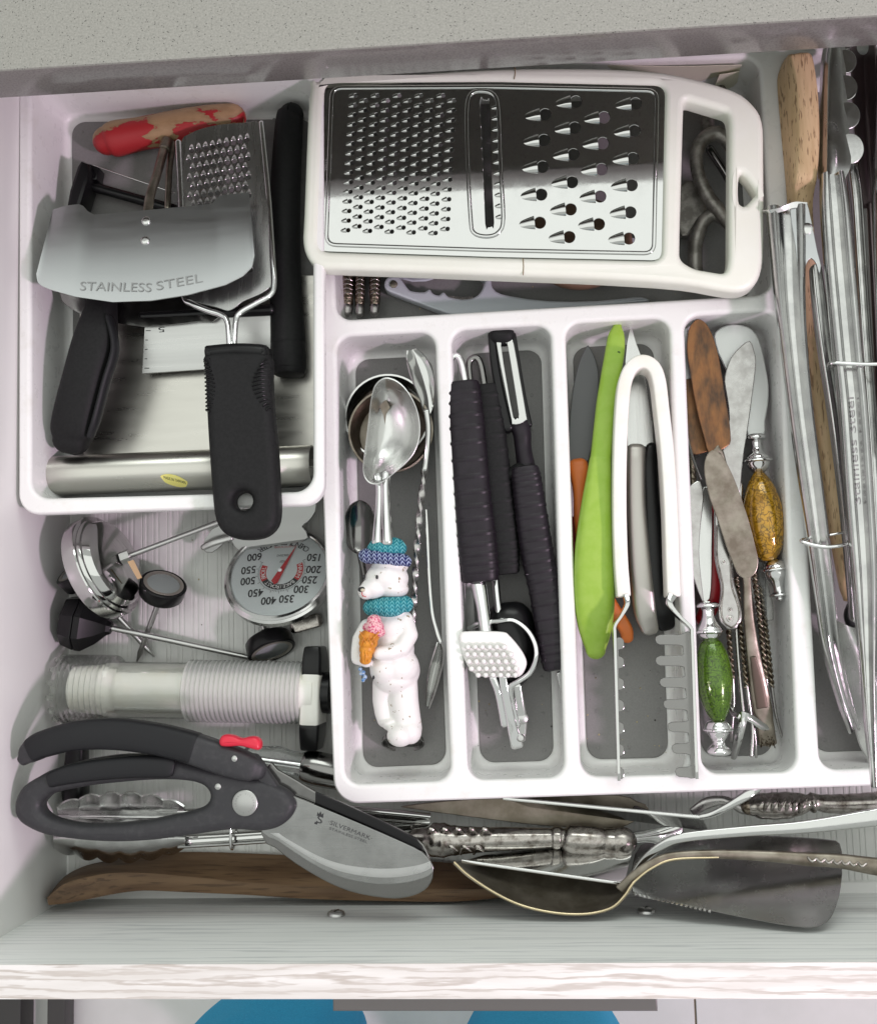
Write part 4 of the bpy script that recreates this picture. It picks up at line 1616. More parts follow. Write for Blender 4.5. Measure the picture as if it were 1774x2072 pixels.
# black peg end
t = thing('black_peg', 'black plastic handle end standing at the drawer wall behind the shears loop', 'utensil', 154, 1570, .2)
sweep('peg', [(158, 1490, 1.6, 20), (156, 1530, 1.6, 21), (154, 1575, 1.6, 24), (153, 1600, 1.6, 25), (153, 1614, 1.6, 24)], black_plastic, t, 'rr')

# clear acrylic handle with steel ferrule
t = thing('acrylic_handled_tool', 'faceted clear acrylic handle with a steel ferrule behind the shears', 'utensil', 600, 1550, .2)
sweep('acrylic_handle', [(500, 1535, 2.6, 26), (545, 1540, 2.6, 29), (562, 1541, 2.6, 31), (585, 1545, 2.6, 26), (598, 1548, 2.6, 27), (620, 1552, 2.6, 30)], clear_acrylic, t, 'oct', n=2, cap='soft', angle=20)
sweep('acrylic_core', [(500, 1535, 2.6, 8), (615, 1551, 2.6, 10)], chrome, t)
sweep('ferrule', [(619, 1552, 2.6, 33), (640, 1556, 2.6, 35), (690, 1566, 2.5, 34)], dark_steel, t, 'round', cap='soft')

# ------------------------------------------------------------------ serving pieces at the front right
def rope(name, pts, prof_r, mat, parent, seg=24, knobs=0.0):
    pass


# ornate handled cake server with a wide steel blade
t = thing('cake_server', 'wide steel cake server with serrated corner and tarnished ornate handle on the left', 'server', 1150, 1740, .3)
hp = Z11((112, 240, 3.6, 19), (135, 242, 3.6, 21), (160, 246, 3.6, 31), (200, 249, 3.6, 34), (250, 250, 3.6, 29), (330, 248, 3.6, 25), (450, 245, 3.6, 23), (560, 242, 3.6, 20), (596, 241, 3.6, 19), (606, 241, 3.6, 22), (628, 241, 3.6, 22), (638, 242, 3.6, 19), (660, 246, 3.6, 27), (720, 250, 3.6, 29), (770, 252, 3.6, 27), (800, 254, 3.6, 22))
sweep('handle', hp, silver, t, 'round', n=4, wob=lambda d: .03 * math.sin(d * 9) * (1 if d < 3.2 else .2))
for x, w in ((812, 26), (832, 23), (850, 28)):
    sweep('collar', Z11((x - 5, 254, 3.6, w), (x + 5, 254, 3.6, w)), silver, t, 'round', cap='round', n=2)
for k in range(9):
    x, y = 150 + k * 24, (280 if k % 2 else 215)
    sweep('acanthus_leaf', Z11((x, y + 18, 4.1, 3), (x + 12, y - 6, 4.6 - abs(k % 2) * .2, 6, .16), (x + 34, y + 8, 4.3, 3)), silver, t, 'round', n=4)
sweep('neck', Z11((858, 250, 3.6, 14, .4), (900, 240, 3.5, 11, .25), (980, 235, 3.0, 16, .15), (1060, 250, 2.6, 40, .1)), mirror_steel, t, 'round')
pln = plane3(Z11((900, 440))[0] + (6.2,), Z11((1560, 565))[0] + (9.6,), Z11((1300, 240))[0] + (3.0,))
bd = Z11((900, 300), (960, 250), (1100, 238), (1300, 232), (1500, 240), (1600, 248), (1640, 262), (1650, 330), (1644, 420), (1630, 480), (1608, 530), (1575, 558), (1520, 567), (1430, 556), (1300, 532), (1170, 505), (1000, 468), (890, 440))
bladeo = plate('blade', [bd], pln, .12, .04, M('server_steel', (.34, .34, .335), .26, 1, bump=.01, bscale=300, rvar=.03), t, sm=2)
for k in range(17):
    f = k / 16
    x, y = 900 + 268 * f, 442 + 61 * f
    q = [W(*Z11((x + dx, y + dy))[0], pln) for dx, dy in ((-5, -6), (6, -4), (5, 8), (-6, 6))]
    V, Fc = plate_data([[tuple(v[:2]) for v in q]], (pln[0] + .05, pln[1], pln[2]), .14, .03)
    mk('serration', V, Fc, steel, bladeo)

# leaf-shaped server
t = thing('leaf_server', 'dark leaf-shaped pie server with golden rim and long patterned handle', 'server', 1080, 1810, .3)
low = Z11((248, 330), (300, 378), (400, 443), (500, 488), (620, 513), (730, 515), (815, 493), (862, 450), (885, 415))
topl = Z11((248, 328), (330, 320), (430, 318), (530, 325), (640, 340), (740, 355), (810, 370), (858, 385), (884, 400))
rows = []
for f, dz in ((0, 0), (.2, -.45), (.5, -.65), (.8, -.45), (1, 0)):
    rows.append([(a[0] + (b[0] - a[0]) * f, a[1] + (b[1] - a[1]) * f, 6.9 - 3.2 * f + dz * (1 if 0 < i < 8 else .3)) for i, (a, b) in enumerate(zip(low, topl))])
sheet('bowl', rows, .12, bronze_dark, t, 3, 3, 60)
sweep('rim', [(x, y, 6.93, 2.6, .07) for x, y in low] + Z11((905, 392, 6.8, 2.6, .08), (960, 350, 6.7, 2.6, .08), (1040, 318, 6.6, 2.6, .08), (1200, 311, 6.5, 2, .08)), gold_edge, t, 'round')
sweep('handle', Z11((850, 430, 6.4, 12, .1), (900, 378, 6.6, 10, .12), (960, 335, 6.6, 9, .14), (1040, 308, 6.5, 9, .16), (1200, 300, 6.4, 9, .18), (1400, 308, 6.4, 11, .2), (1520, 318, 6.4, 13, .22), (1640, 325, 6.4, 14, .25), (1774, 345, 6.4, 17, .25), (1880, 352, 6.4, 20, .25), (1960, 360, 6.4, 16, .2)), tarnish, t, 'round')
for k in range(7):
    x = 1525 + k * 30
    sweep('scroll', Z11((x, 312 + k * 3, 6.62, 2.4, .07), (x + 14, 326 + k * 3, 6.68, 2.6, .07), (x + 30, 316 + k * 3, 6.62, 2.4, .07)), silver, t, 'round', n=3)

# offset server whose blade edge faces up (front one)
def offset_server(label, edge0, edge1, low0, low1, neck, z_top, z_low):
    t = thing('offset_server', label, 'server', edge1[0], edge1[1], .5)
    e = [(edge0[0] + (edge1[0] - edge0[0]) * f, edge0[1] + (edge1[1] - edge0[1]) * f) for f in (0, .33, .66, 1)]
    l = [(low0[0] + (low1[0] - low0[0]) * f, low0[1] + (low1[1] - low0[1]) * f) for f in (0, .33, .66, 1)]
    rows = [[(x, y, z_top) for x, y in e], [((a[0] + b[0]) / 2, (a[1] + b[1]) / 2, (z_top + z_low) / 2 - .05) for a, b in zip(e, l)], [(x, y, z_low) for x, y in l]]
    sheet('blade', rows, .12, mirror_steel, t, 4, 4, 60)
    sweep('bright_edge', [(x, y, z_top + .03, 3.2, .06) for x, y in e], steel, t, 'rr', n=3)
    sweep('handle', neck, mirror_steel, t, 'rr')
    return t


offset_server('bent steel cake slice, nearest the drawer front, with handle running off to the right', Z11((275, 325))[0], Z11((860, 408))[0], Z11((380, 296))[0], Z11((900, 250))[0],
              Z11((856, 405, 5.5, 5, .1), (885, 385, 5.6, 6, .12), (935, 318, 6.0, 7, .14), (1000, 266, 6.4, 8, .15), (1080, 238, 6.6, 9, .16), (1300, 216, 6.8, 10, .18), (1520, 200, 7.0, 12, .2), (1774, 165, 7.0, 17, .22), (1950, 140, 7.0, 20, .22)), 5.5, 3.4)
offset_server('bent steel cake slice with bright edge, tucked against the big tray', Z11((425, 98))[0], Z11((1140, 168))[0], Z11((520, 130))[0], Z11((1165, 218))[0],
              Z11((1135, 166, 5.0, 5, .1), (1180, 155, 5.1, 6, .12), (1240, 125, 5.3, 7, .14), (1310, 82, 5.4, 9, .15), (1360, 40, 5.0, 10, .15)), 5.0, 3.0)

t = thing('cake_knife', 'dark pointed cake knife with a fine saw edge beside the big tray', 'knife', 1050, 1635, .5)
plate('blade', [Z11((52, 128), (150, 114), (300, 101), (600, 90), (835, 85), (905, 108), (950, 138), (850, 205), (600, 200), (400, 178), (200, 152), (100, 137))], 2.6, .14, .05, bronze_dark, t, sm=2)
dt = []
for k in range(70):
    x = 330 + k * 7.3
    y = 99.5 - (x - 330) * .028
    dt.append(plate_data([[tuple(W(*Z11((x + dx, y + dy))[0], 2.6)[:2]) for dx, dy in ((-3.4, 2), (3.4, 2), (0, -4.5))]], 2.6, .1, .02, 1))
V, Fc = join(*dt)
tag(mk('saw_edge', V, Fc, dark_steel, t), None, None, kind='stuff')
sweep('neck', Z11((900, 150, 2.6, 14, .2), (1000, 175, 2.6, 9, .2), (1100, 190, 2.4, 9, .2)), dark_steel, t)

t = thing('ornate_fork', 'tarnished silver handle with curved steel neck at the right end of the drawer', 'fork', 1650, 1640, .4)
sweep('handle', Z11((1330, 126, 3.4, 20), (1350, 126, 3.4, 24), (1400, 126, 3.4, 26), (1460, 122, 3.4, 25), (1510, 116, 3.4, 19), (1526, 114, 3.4, 16), (1540, 113, 3.4, 20), (1554, 112, 3.4, 16), (1600, 118, 3.4, 18), (1700, 118, 3.4, 20), (1774, 115, 3.4, 22), (1860, 112, 3.4, 25), (1900, 110, 3.4, 20)), silver, t, 'round', wob=lambda d: .025 * math.sin(d * 8))
sweep('collar', Z11((1312, 127, 3.4, 17), (1326, 127, 3.4, 17)), antique, t, cap='round', n=2)
sweep('neck', Z11((1318, 128, 3.4, 12, .3), (1290, 135, 3.3, 11, .25), (1255, 118, 3.2, 9, .2), (1215, 105, 3.0, 9, .16), (1160, 115, 2.8, 11, .14), (1110, 146, 2.6, 9, .12)), silver_clean, t)
for k in range(6):
    x = 1365 + k * 26
    sweep('petal', Z11((x, 150, 4.0, 2.5), (x + 10, 118, 4.3, 5, .14), (x + 24, 100, 4.0, 2.5)), silver, t, 'round', n=3)


# ================================================================== BIG TRAY, BACK COMPARTMENT
# flat box grater
t = thing('flat_grater', 'large flat grater with steel panel in a cream plastic frame with a hand hole', 'grater', 1080, 350, 6.1)
PG = 8.6
fo = [(640, 160), (800, 148), (1000, 136), (1150, 134), (1270, 137), (1380, 148), (1485, 172), (1528, 200), (1547, 235), (1550, 300), (1550, 480), (1546, 535), (1530, 570), (1500, 585), (1460, 584), (1380, 573), (1200, 562), (1060, 557), (860, 549), (690, 543), (650, 540), (625, 525), (612, 490), (614, 430), (621, 250), (627, 175)]
win = rpoly([(656, 164), (1000, 162), (1345, 170), (1338, 525), (1000, 518), (644, 506)], 22)
hole = rpoly(Z6((628, 368), (895, 435), (905, 500), (900, 1330), (880, 1405), (690, 1380), (602, 1330), (605, 1150)), 14)
dia = Z6((966, 815), (985, 800), (1030, 850), (1068, 912), (1060, 928), (1005, 988), (975, 985), (962, 960), (960, 880))


def gz(x, y):
    # the grip end dips a little
    X0 = W(1345, 350, PG).x
    return PG - max(0.0, x - X0) * .10


plate('frame', [fo, win, hole, dia], PG, 1.7, .38, cream_plastic, t, sm=[3, 0, 0, 2], bseg=5, zfun=gz, angle=60)
sw = [(995 + (a - 995) * 1.006, 344 + (b - 344) * 1.012) for a, b in win]
PS = 8.35
small_h, big_h = [], []
for c in range(5):
    for r in range(15):
        small_h.append(Z5((385 + c * 130 - r * 3.3 + (0 if c < 1 else 0), 253 + r * 57.3 + c * 1.2 * r / 4))[0])
    for r in range(14):
        small_h.append(Z5((445 + c * 131 - r * 3.0, 283 + r * 57.6 + c * 1.2 * r / 4))[0])
for x0, ys in ((1104, (231, 283, 337, 393, 450)), (1165, (205, 258, 312, 368, 423, 479)), (1223.5, (237, 289, 342, 397, 453)), (1286, (209, 264, 320, 374, 429, 482))):
    for y in ys:
        big_h.append((x0 - (y - 205) * .05, y))
slot = [(971, 206), (978, 202), (986, 203), (990, 210), (993, 330), (999, 450), (995, 457), (987, 459), (982, 452), (977, 330)]
panel_m = M('grater_steel', (.60, .60, .595), .07, 1, bump=.02, bscale=130, rvar=.04)
pnl = plate('steel_panel', [sw, slot] + [disc(x, y, 4.3, 10) for x, y in small_h] + [disc(x, y, 12, 18) for x, y in big_h], PS, .1, .02, panel_m, t, sm=[0, 2] + [0] * (len(small_h) + len(big_h)), bseg=1)
tm_s = tooth_mesh('fine_tooth', .40, .17, .13, mirror_steel, .12)
for x, y in small_h:
    inst('fine_tooth', tm_s, W(x - 4.2, y, PS), t)
tm_b = tooth_mesh('large_tooth', 1.0, .43, .27, mirror_steel, .07)
for x, y in big_h:
    inst('large_tooth', tm_b, W(x - 10.5, y, PS), t)
# raised rim round the panel and round the slot
rim = [(995 + (a - 995) * .955, 344 + (b - 344) * .93) for a, b in win]
sweep('panel_bead', [(x, y, PS + .01, 4.5, .09) for x, y in rim + rim[:1]], panel_m, t, 'round', n=1, cap='flat')
sl = cr([(944, 225), (952, 190), (976, 183), (1000, 192), (1008, 225), (1012, 330), (1018, 440), (1008, 470), (984, 478), (958, 470), (952, 440), (946, 330)], 4, True)
sweep('slot_bead', [(x, y, PS + .02, 4.5, .11) for x, y in sl + sl[:1]], panel_m, t, 'round', n=1, cap='flat')
for k in range(11):
    f = k / 10
    x, y = 996 + 9 * f, 216 + 222 * f
    inst('slicer_tooth', tm_s, W(x + 8, y, PS), t, math.pi * 0)
for pts in ([(1041, 133), (1040, 161)], [(1058, 520), (1058, 558)]):
    a, b = pts
    sweep('hairline_crack', [(a[0], a[1] + 3, PG + .0, .9, .03), (a[0] + 1, (a[1] + b[1]) / 2, PG + .005, .9, .03), (b[0], b[1] - 2, PG, .9, .03)], crack_brown, t, n=2)
lettering(t, 'STAINLESS', (667, 312), (665, 350), 5, PS, etch, .02)
lettering(t, 'STEEL', (658, 322), (657, 346), 5, PS, etch, .02)

# cracker with toothed jaws
t = thing('shell_cracker', 'pale grey-blue shell cracker with toothed jaw under the flat grater', 'cracker', 950, 590, 2.2)
lo = ZN((285, 92), (297, 62), (330, 48), (365, 55), (390, 85), (415, 118), (440, 128), (495, 132), (515, 120), (528, 118), (545, 140), (575, 148), (592, 133), (606, 136), (625, 156), (700, 170), (760, 160), (795, 130), (812, 90), (822, 60), (850, 62), (850, 90), (875, 128), (950, 152), (1150, 178), (1400, 178), (1600, 158), (1660, 162), (1668, 182), (1400, 205), (1150, 228), (1000, 250), (850, 268), (700, 262), (610, 244), (480, 196), (360, 150), (300, 125))
plate('lower_jaw', [lo], 3.6, 1.0, .15, grey_blue_enamel, t, sm=2)
hi = ZN((300, 60), (330, 35), (380, 38), (430, 50), (500, 48), (530, 40), (540, -40), (900, -120), (1700, -160), (1700, -120), (900, -60), (840, 20), (845, 60), (815, 80), (790, 60), (760, 20), (560, 10), (430, 20), (360, 60))
plate('upper_jaw', [hi], 3.3, .8, .12, grey_blue_enamel, t)
for k in range(11):
    x, y = ZN((628 + k * 12, 168 + (k - 5) * .2 - abs(k - 6) * 1.2))[0]
    V, Fc = plate_data([[tuple(W(x + dx, y + dy, 3.55)[:2]) for dx, dy in ((-1.6, -3.5), (1.6, -3.5), (1.6, 3), (-1.6, 3))]], 3.55, .9, .03)
    mk('jaw_tooth', V, Fc, dull_cast, t)
p = W(*ZN((337, 93))[0], 3.6)
lathe('pivot_pin', p - Vector((0, 0, .1)), p + Vector((0, 0, 1)), [(0, .26), (.18, .25), (.22, .15), (.23, .01)], tarnish, t, 18)

# three ornate pick handles
for i, (x, w, lab) in enumerate(((92, 14.5, 'leftmost'), (159, 11, 'middle'), (238, 12, 'rightmost'))):
    t = thing('ornate_pick', 'antique patterned metal pick handle below the grater corner, %s of three' % lab, 'pick', 667 + x * .384, 600, 2.2, 'three ornate picks')
    D = 667 + x * .384
    end = 641 - (0, 0, 2)[i]
    sweep('handle', [(D + 4, 430, 3.1, w * .7), (D + 1.5, 520, 3.1, w * .9), (D + 1, 560, 3.1, w), (D, 590, 3.1, w * .95), (D, 600, 3.1, w * .85)], antique, t, 'round', cap='soft')
    for k, (yy, ww) in enumerate(((566, 1.02), (575, 1.05), (583, 1.02), (592, 1.03), (601, .95), (606, .9), (612, .88))):
        sweep('ring', [(D, yy - 1.6, 3.1, w * ww), (D, yy + 1.6, 3.1, w * ww)], antique, t, 'round', n=2)
    for k in range(4):
        sweep('cross_band', [(D - w * .7, 568 + k * 9, 3.45, 1.6), (D, 564 + k * 9, 3.62, 1.6), (D + w * .7, 568 + k * 9, 3.45, 1.6)], silver, t, n=3)
    sweep('knob_end', [(D, 614, 3.1, w * .78), (D - .5, 622, 3.1, w * .9), (D - 1, end - w * .7, 3.1, w * .85)], silver_clean, t, 'round')

t = plate('wooden_disc', [disc(1172, 488, 108, 36, 92)], 4.4, .9, .2, brown_wood, bseg=3)
tag(t, 'round brown wooden disc peeping out under the flat grater', 'disc')

t = thing('looped_metal_tool', 'dull cast metal tool with looping arms seen through the grater hand hole', 'utensil', 1425, 400, 2.2)
sweep('upper_loop', Z6((930, 700, 4.4, 15), (875, 615, 4.5, 15), (810, 583, 4.5, 15), (735, 625, 4.5, 15), (700, 720, 4.5, 14), (715, 840, 4.6, 14), (765, 950, 4.6, 14), (840, 1050, 4.6, 14), (900, 1130, 4.5, 14), (960, 1200, 4.3, 14)), dull_cast, t, n=6)
sweep('lower_loop', Z6((700, 1450, 3.6, 15), (690, 1330, 3.7, 15), (700, 1210, 3.9, 15), (740, 1110, 4.0, 14), (800, 1070, 4.1, 13), (860, 1090, 4.2, 13)), dull_cast, t, n=6)
sweep('tail', Z6((770, 580, 3.6, 14), (765, 500, 3.5, 15), (795, 430, 3.4, 14), (840, 330, 3.2, 13)), dull_cast, t)
sweep('cross_rod', Z6((780, 680, 3.2, 9), (860, 800, 3.2, 9), (900, 870, 3.2, 9)), dark_steel, t)
plate('flat_jaw', [Z6((600, 900), (680, 860), (740, 930), (760, 1040), (700, 1120), (650, 1190), (590, 1160))], 3.4, .5, .15, dull_cast, t, sm=2)

t = thing('paper_packet', 'cream paper packet standing behind the flat grater', 'paper packet', 1380, 150, 2.2)
sheet('front_leaf', [[(1180, 128, 5.6), (1350, 133, 5.7), (1500, 130, 5.8)], [(1190, 170, 3.0), (1350, 172, 3.0), (1490, 155, 3.2)]], .04, cream_paper, t, 2, 3)
sheet('back_leaf', [[(1455, 150, 5.0), (1480, 146, 5.2), (1495, 143, 5.2)], [(1440, 185, 2.6), (1470, 178, 2.6), (1490, 170, 2.6)]], .04, cream_paper, t, 2, 2)

# ================================================================== COMPARTMENT WITH THE BEAR SCOOP
def cup(label, px, py, r, zr, zb, mat_o):
    t = thing('measuring_cup', label, 'measuring cup', px, py, zb, 'nested measuring cups')
    c = W(px, py, zr)
    R_ = cmpx(r, zr)
    b = Vector((c.x, c.y, zb))
    h = zr - zb
    lathe('bowl', b, c, [(0, .01), (0, R_ * .8), (.12, R_ * .9), (h * .5, R_ * .97), (h - .12, R_), (h - .05, R_ + .12), (h, R_ + .1), (h, R_ - .02), (h - .1, R_ - .07), (h * .5, R_ * .93), (.25, R_ * .84), (.12, R_ * .7), (.12, .01)], mat_o, t, 44, closed=False, angle=50)
    return t


c1 = cup('wider steel measuring cup lying behind under the scoop', 783, 842, 86, 3.4, 2.15, steel)
c2 = cup('tarnished steel measuring cup right beneath the scoop bowl', 790, 871, 85, 4.7, 2.9, tarnish)

t = thing('bear_scoop', 'chrome ice cream scoop whose handle is a painted white bear in knitted hat', 'ice cream scoop', 800, 1200, 2.2)
rim_o = Z7((430, 503), (490, 510), (550, 550), (600, 615), (640, 700), (660, 800), (655, 890), (625, 975), (570, 1045), (500, 1105), (430, 1160), (385, 1178), (340, 1170), (310, 1135), (298, 1085), (303, 1010), (318, 900), (335, 760), (350, 640), (375, 550))
rim_l = cr(rim_o, 4, True)
cx, cy = Z7((470, 850))[0]
ZRM = 7.4


def ringz(s, z, grow=0.0):
    out = []
    for x, y in rim_l:
        w_ = W(cx + (x - cx) * (s + grow), cy + (y - cy) * (s + grow * .6), z)
        out.append(tuple(w_))
    return out


loops = [ringz(.02, 4.35), ringz(.3, 4.4), ringz(.6, 4.8), ringz(.8, 5.5), ringz(.93, 6.4), ringz(.99, 7.2), ringz(1.0, ZRM), ringz(.975, ZRM + .02), ringz(.95, 7.2), ringz(.88, 6.4), ringz(.76, 5.65), ringz(.57, 5.0), ringz(.3, 4.62), ringz(.02, 4.55)]
V, Fc = loft_data(loops, True, True)
scoop_m = M('scoop_metal', (.66, .66, .65), .24, 1, bump=.04, bscale=120, rvar=.05)
recalc(mk('scoop_bowl', V, Fc, scoop_m, t, angle=50))
sweep('fluted_neck', Z7((428, 1120, 6.6, 17, .5), (430, 1190, 6.7, 13, .42), (432, 1300, 6.6, 14, .45), (434, 1450, 6.5, 18, .55), (436, 1545, 6.4, 21, .6)), chrome, t, 'lobe', cap='soft')
plate('scraper_tab', [Z7((402, 680), (445, 640), (470, 690), (445, 735), (438, 800), (428, 740))], 5.1, .08, .02, tarnish, t)


def blob(name, ells, mat, parent, vox=.07, smooth=6):
    """ellipsoids (centre px, py, z, half sizes px, px, cm [, turn]) melted into one skin"""
    import bmesh
    bm = bmesh.new()
    for e in ells:
        c = W(e[0], e[1], e[2])
        k = (H - e[2]) / F
        m = Matrix.Translation(c) @ Matrix.Rotation(e[6] if len(e) > 6 else 0, 4, 'Z') @ Matrix.Diagonal((e[3] * k, e[4] * k, e[5], 1))
        bmesh.ops.create_icosphere(bm, subdivisions=3, radius=1, matrix=m)
    me = bpy.data.meshes.new('blob')
    bm.to_mesh(me)
    bm.free()
    ob = bpy.data.objects.new('blob', me)
    COL.objects.link(ob)
    r = ob.modifiers.new('r', 'REMESH')
    r.mode = 'VOXEL'
    r.voxel_size = vox
    s_ = ob.modifiers.new('s', 'SMOOTH')
    s_.factor = .5
    s_.iterations = smooth
    dg = bpy.context.evaluated_depsgraph_get()
    m2 = bpy.data.meshes.new_from_object(ob.evaluated_get(dg))
    V = [v.co.copy() for v in m2.vertices]
    Fc = [tuple(p.vertices) for p in m2.polygons]
    bpy.data.objects.remove(ob)
    bpy.data.meshes.remove(me)
    bpy.data.meshes.remove(m2)
    return mk(name, V, Fc, mat, parent, angle=80)


def E9(x, y, z, rx, ry, rz, rot=0.0):
    p = Z9((x, y))[0]
    return (p[0], p[1], z, rx * .32, ry * .32, rz, rot)


def limb(pts, n=7):
    r = []
    for a, b in zip(pts, pts[1:]):
        for i in range(n):
            f = i / n
            v = [p + (q - p) * f for p, q in zip(a, b)]
            r.append(E9(v[0], v[1], v[2], v[3], v[3], v[3] * .32 * .0305))
    v = pts[-1]
    r.append(E9(v[0], v[1], v[2], v[3], v[3], v[3] * .32 * .0305))
    return r


body = [E9(450, 335, 5.6, 140, 112, 1.25), E9(365, 395, 6.1, 85, 70, .8), E9(320, 415, 6.35, 55, 52, .55), E9(490, 400, 5.6, 100, 60, 1.1), E9(470, 255, 5.5, 120, 60, 1.1),
        E9(470, 520, 5.2, 120, 90, 1.15), E9(480, 650, 5.1, 135, 120, 1.25), E9(490, 780, 5.1, 135, 130, 1.35), E9(515, 890, 5.0, 140, 130, 1.4), E9(500, 980, 4.9, 130, 80, 1.25),
        E9(440, 900, 5.4, 100, 110, 1.2), E9(575, 910, 4.6, 85, 110, 1.1)]
body += limb([(560, 600, 5.3, 62), (585, 690, 5.6, 62), (545, 770, 6.0, 58), (470, 800, 6.4, 50), (400, 805, 6.6, 42)])
body += limb([(330, 640, 5.4, 55), (285, 720, 5.6, 55), (262, 790, 5.8, 40), (262, 840, 5.9, 38), (320, 860, 6.2, 36)])
body += limb([(430, 1000, 4.7, 72), (420, 1100, 4.6, 62), (430, 1180, 4.6, 58), (440, 1225, 4.6, 52)])
body += limb([(550, 1000, 4.7, 95), (555, 1100, 4.7, 95), (570, 1200, 4.7, 92), (585, 1280, 4.7, 88)])
body += [E9(535, 1325, 5.3, 85, 72, .9), E9(600, 1300, 4.9, 70, 80, .9), E9(470, 1255, 4.9, 50, 40, .6)]
bear = blob('bear_figure', body, bear_white, t)
blob('hat_crown', [E9(450, 145, 5.7, 130, 70, 1.3), E9(450, 112, 5.7, 112, 45, 1.1)], teal_knit, bear)
blob('hat_brim', [E9(335, 190, 5.9, 66, 50, 1.0, -.1), E9(400, 196, 5.9, 80, 50, 1.25, -.1), E9(450, 205, 5.8, 90, 52, 1.4, -.1), E9(510, 215, 5.7, 80, 52, 1.35, -.1), E9(555, 222, 5.5, 52, 46, 1.1, -.1)], navy_knit, bear)
blob('scarf', [E9(360, 515, 5.6, 62, 55, .9), E9(410, 512, 5.7, 80, 60, 1.2), E9(460, 505, 5.6, 90, 62, 1.4), E9(510, 500, 5.5, 85, 62, 1.35), E9(560, 495, 5.3, 58, 58, 1.05), E9(470, 540, 5.7, 90, 40, 1.2)], teal_knit, bear)
cone = blob('cone', [E9(338, 700, 7.0, 68, 46, .6), E9(333, 740, 7.0, 62, 45, .55), E9(325, 780, 6.95, 52, 40, .5), E9(318, 820, 6.9, 42, 40, .42), E9(314, 850, 6.85, 38, 28, .36)], cone_orange, bear, .05, 3)
for k in range(3):
    sweep('waffle_rib', Z9((280 + k * 38, 668, 7.42, 1.2), (310 + k * 30, 720, 7.6, 1.3), (330 + k * 26, 760, 7.45, 1.2)), cone_orange, cone, n=4)
    sweep('waffle_rib', Z9((400 - k * 38, 672, 7.42, 1.2), (360 - k * 30, 720, 7.6, 1.3), (335 - k * 26, 760, 7.45, 1.2)), cone_orange, cone, n=4)
    sweep('cone_groove', Z9((296 + k * 20, 785, 7.42 - abs(k - 1) * .06, 1.4), (298 + k * 16, 860, 7.2 - abs(k - 1) * .05, 1.2)), cone_orange, cone, n=2)
blob('ice_cream', [E9(372, 640, 7.0, 62, 55, .65), E9(370, 595, 7.0, 46, 36, .5), E9(400, 670, 6.9, 42, 36, .5), E9(330, 640, 6.9, 36, 30, .45)], ice_pink, bear, .05, 3)
for x, y, z in ((387, 323, 6.82), (305, 322, 6.2)):
    blob('eye', [E9(x, y, z, 9, 14, .09)], ink, bear, .02, 1)
blob('button', [E9(366, 958, 6.58, 8, 13, .08)], ink, bear, .02, 1)
blob('nose', [E9(292, 402, 6.75, 26, 18, .22)], ink, bear, .03, 1)
blob('nose_chip', [E9(297, 405, 6.9, 15, 11, .14)], M('chip', (.55, .5, .38), .6), bear, .03, 1)
sweep('mouth', Z9((292, 420, 6.92, .8), (296, 440, 6.9, .8), (318, 448, 6.9, .8)), ink_red, bear, n=3)
blob('flower', [E9(282, 905, 6.0, 14, 13, .2), E9(300, 925, 6.1, 16, 13, .2), E9(288, 935, 6.05, 14, 12, .2), E9(312, 955, 6.15, 14, 16, .2), E9(300, 975, 6.1, 12, 14, .18)], flower_blue, bear, .04, 1)

# twisted bar spoon
t = thing('twisted_spoon', 'long steel spoon with a spirally twisted stem beside the bear scoop', 'spoon', 855, 950, 2.2)
L_, R_ = Z7((585, 330), (580, 390), (600, 480), (635, 570), (665, 640), (685, 720)), Z7((630, 318), (690, 370), (735, 460), (752, 570), (748, 660), (722, 740))
rows = []
for f, dz in ((0, 0), (.25, -.28), (.5, -.42), (.75, -.28), (1, 0)):
    rows.append([(a[0] + (b[0] - a[0]) * f, a[1] + (b[1] - a[1]) * f, 5.4 - .12 * i - .5 * f + dz * (1, 1, 1, 1, .7, .2)[i]) for i, (a, b) in enumerate(zip(L_, R_))])
sheet('bowl', rows, .09, mirror_steel, t, 4, 4, 60)
sweep('stem', Z7((700, 720, 4.8, 7), (712, 820, 4.7, 6.5), (705, 950, 4.6, 6.5), (690, 1080, 4.5, 6.5)), mirror_steel, t, 'rr')
sweep('twisted_stem', Z7((690, 1080, 4.5, 7, .12), (665, 1300, 4.4, 7, .12), (640, 1600, 4.2, 7, .12), (625, 1830, 4.1, 7, .12), (615, 2040, 4.0, 7, .12), (610, 2130, 3.9, 6, .1)), silver_clean, t, 'sq', n=24, twist=1.9, angle=60)

t = thing('small_spoon', 'small dark steel spoon bowl at the left wall beside the bear scoop', 'spoon', 727, 1067, 2.2)
c = Z7((278, 1450))[0]
rows = []
for f, dz in ((-1, 0), (-.6, -.4), (0, -.6), (.6, -.4), (1, 0)):
    rows.append([(c[0] + f * 31 * math.sqrt(max(0.02, 1 - v * v)), c[1] + v * 54, 4.2 - .02 * v * 54 * .3 + dz * (1 - v * v)) for v in (-.99, -.8, -.4, 0, .4, .8, .99)])
sheet('bowl', rows, .08, dark_steel, t, 4, 3, 60)
sweep('handle', [(728, 1118, 4.0, 7, .1), (740, 1180, 3.4, 6, .1), (760, 1300, 2.6, 7, .1), (775, 1400, 2.4, 9, .1)], dark_steel, t)

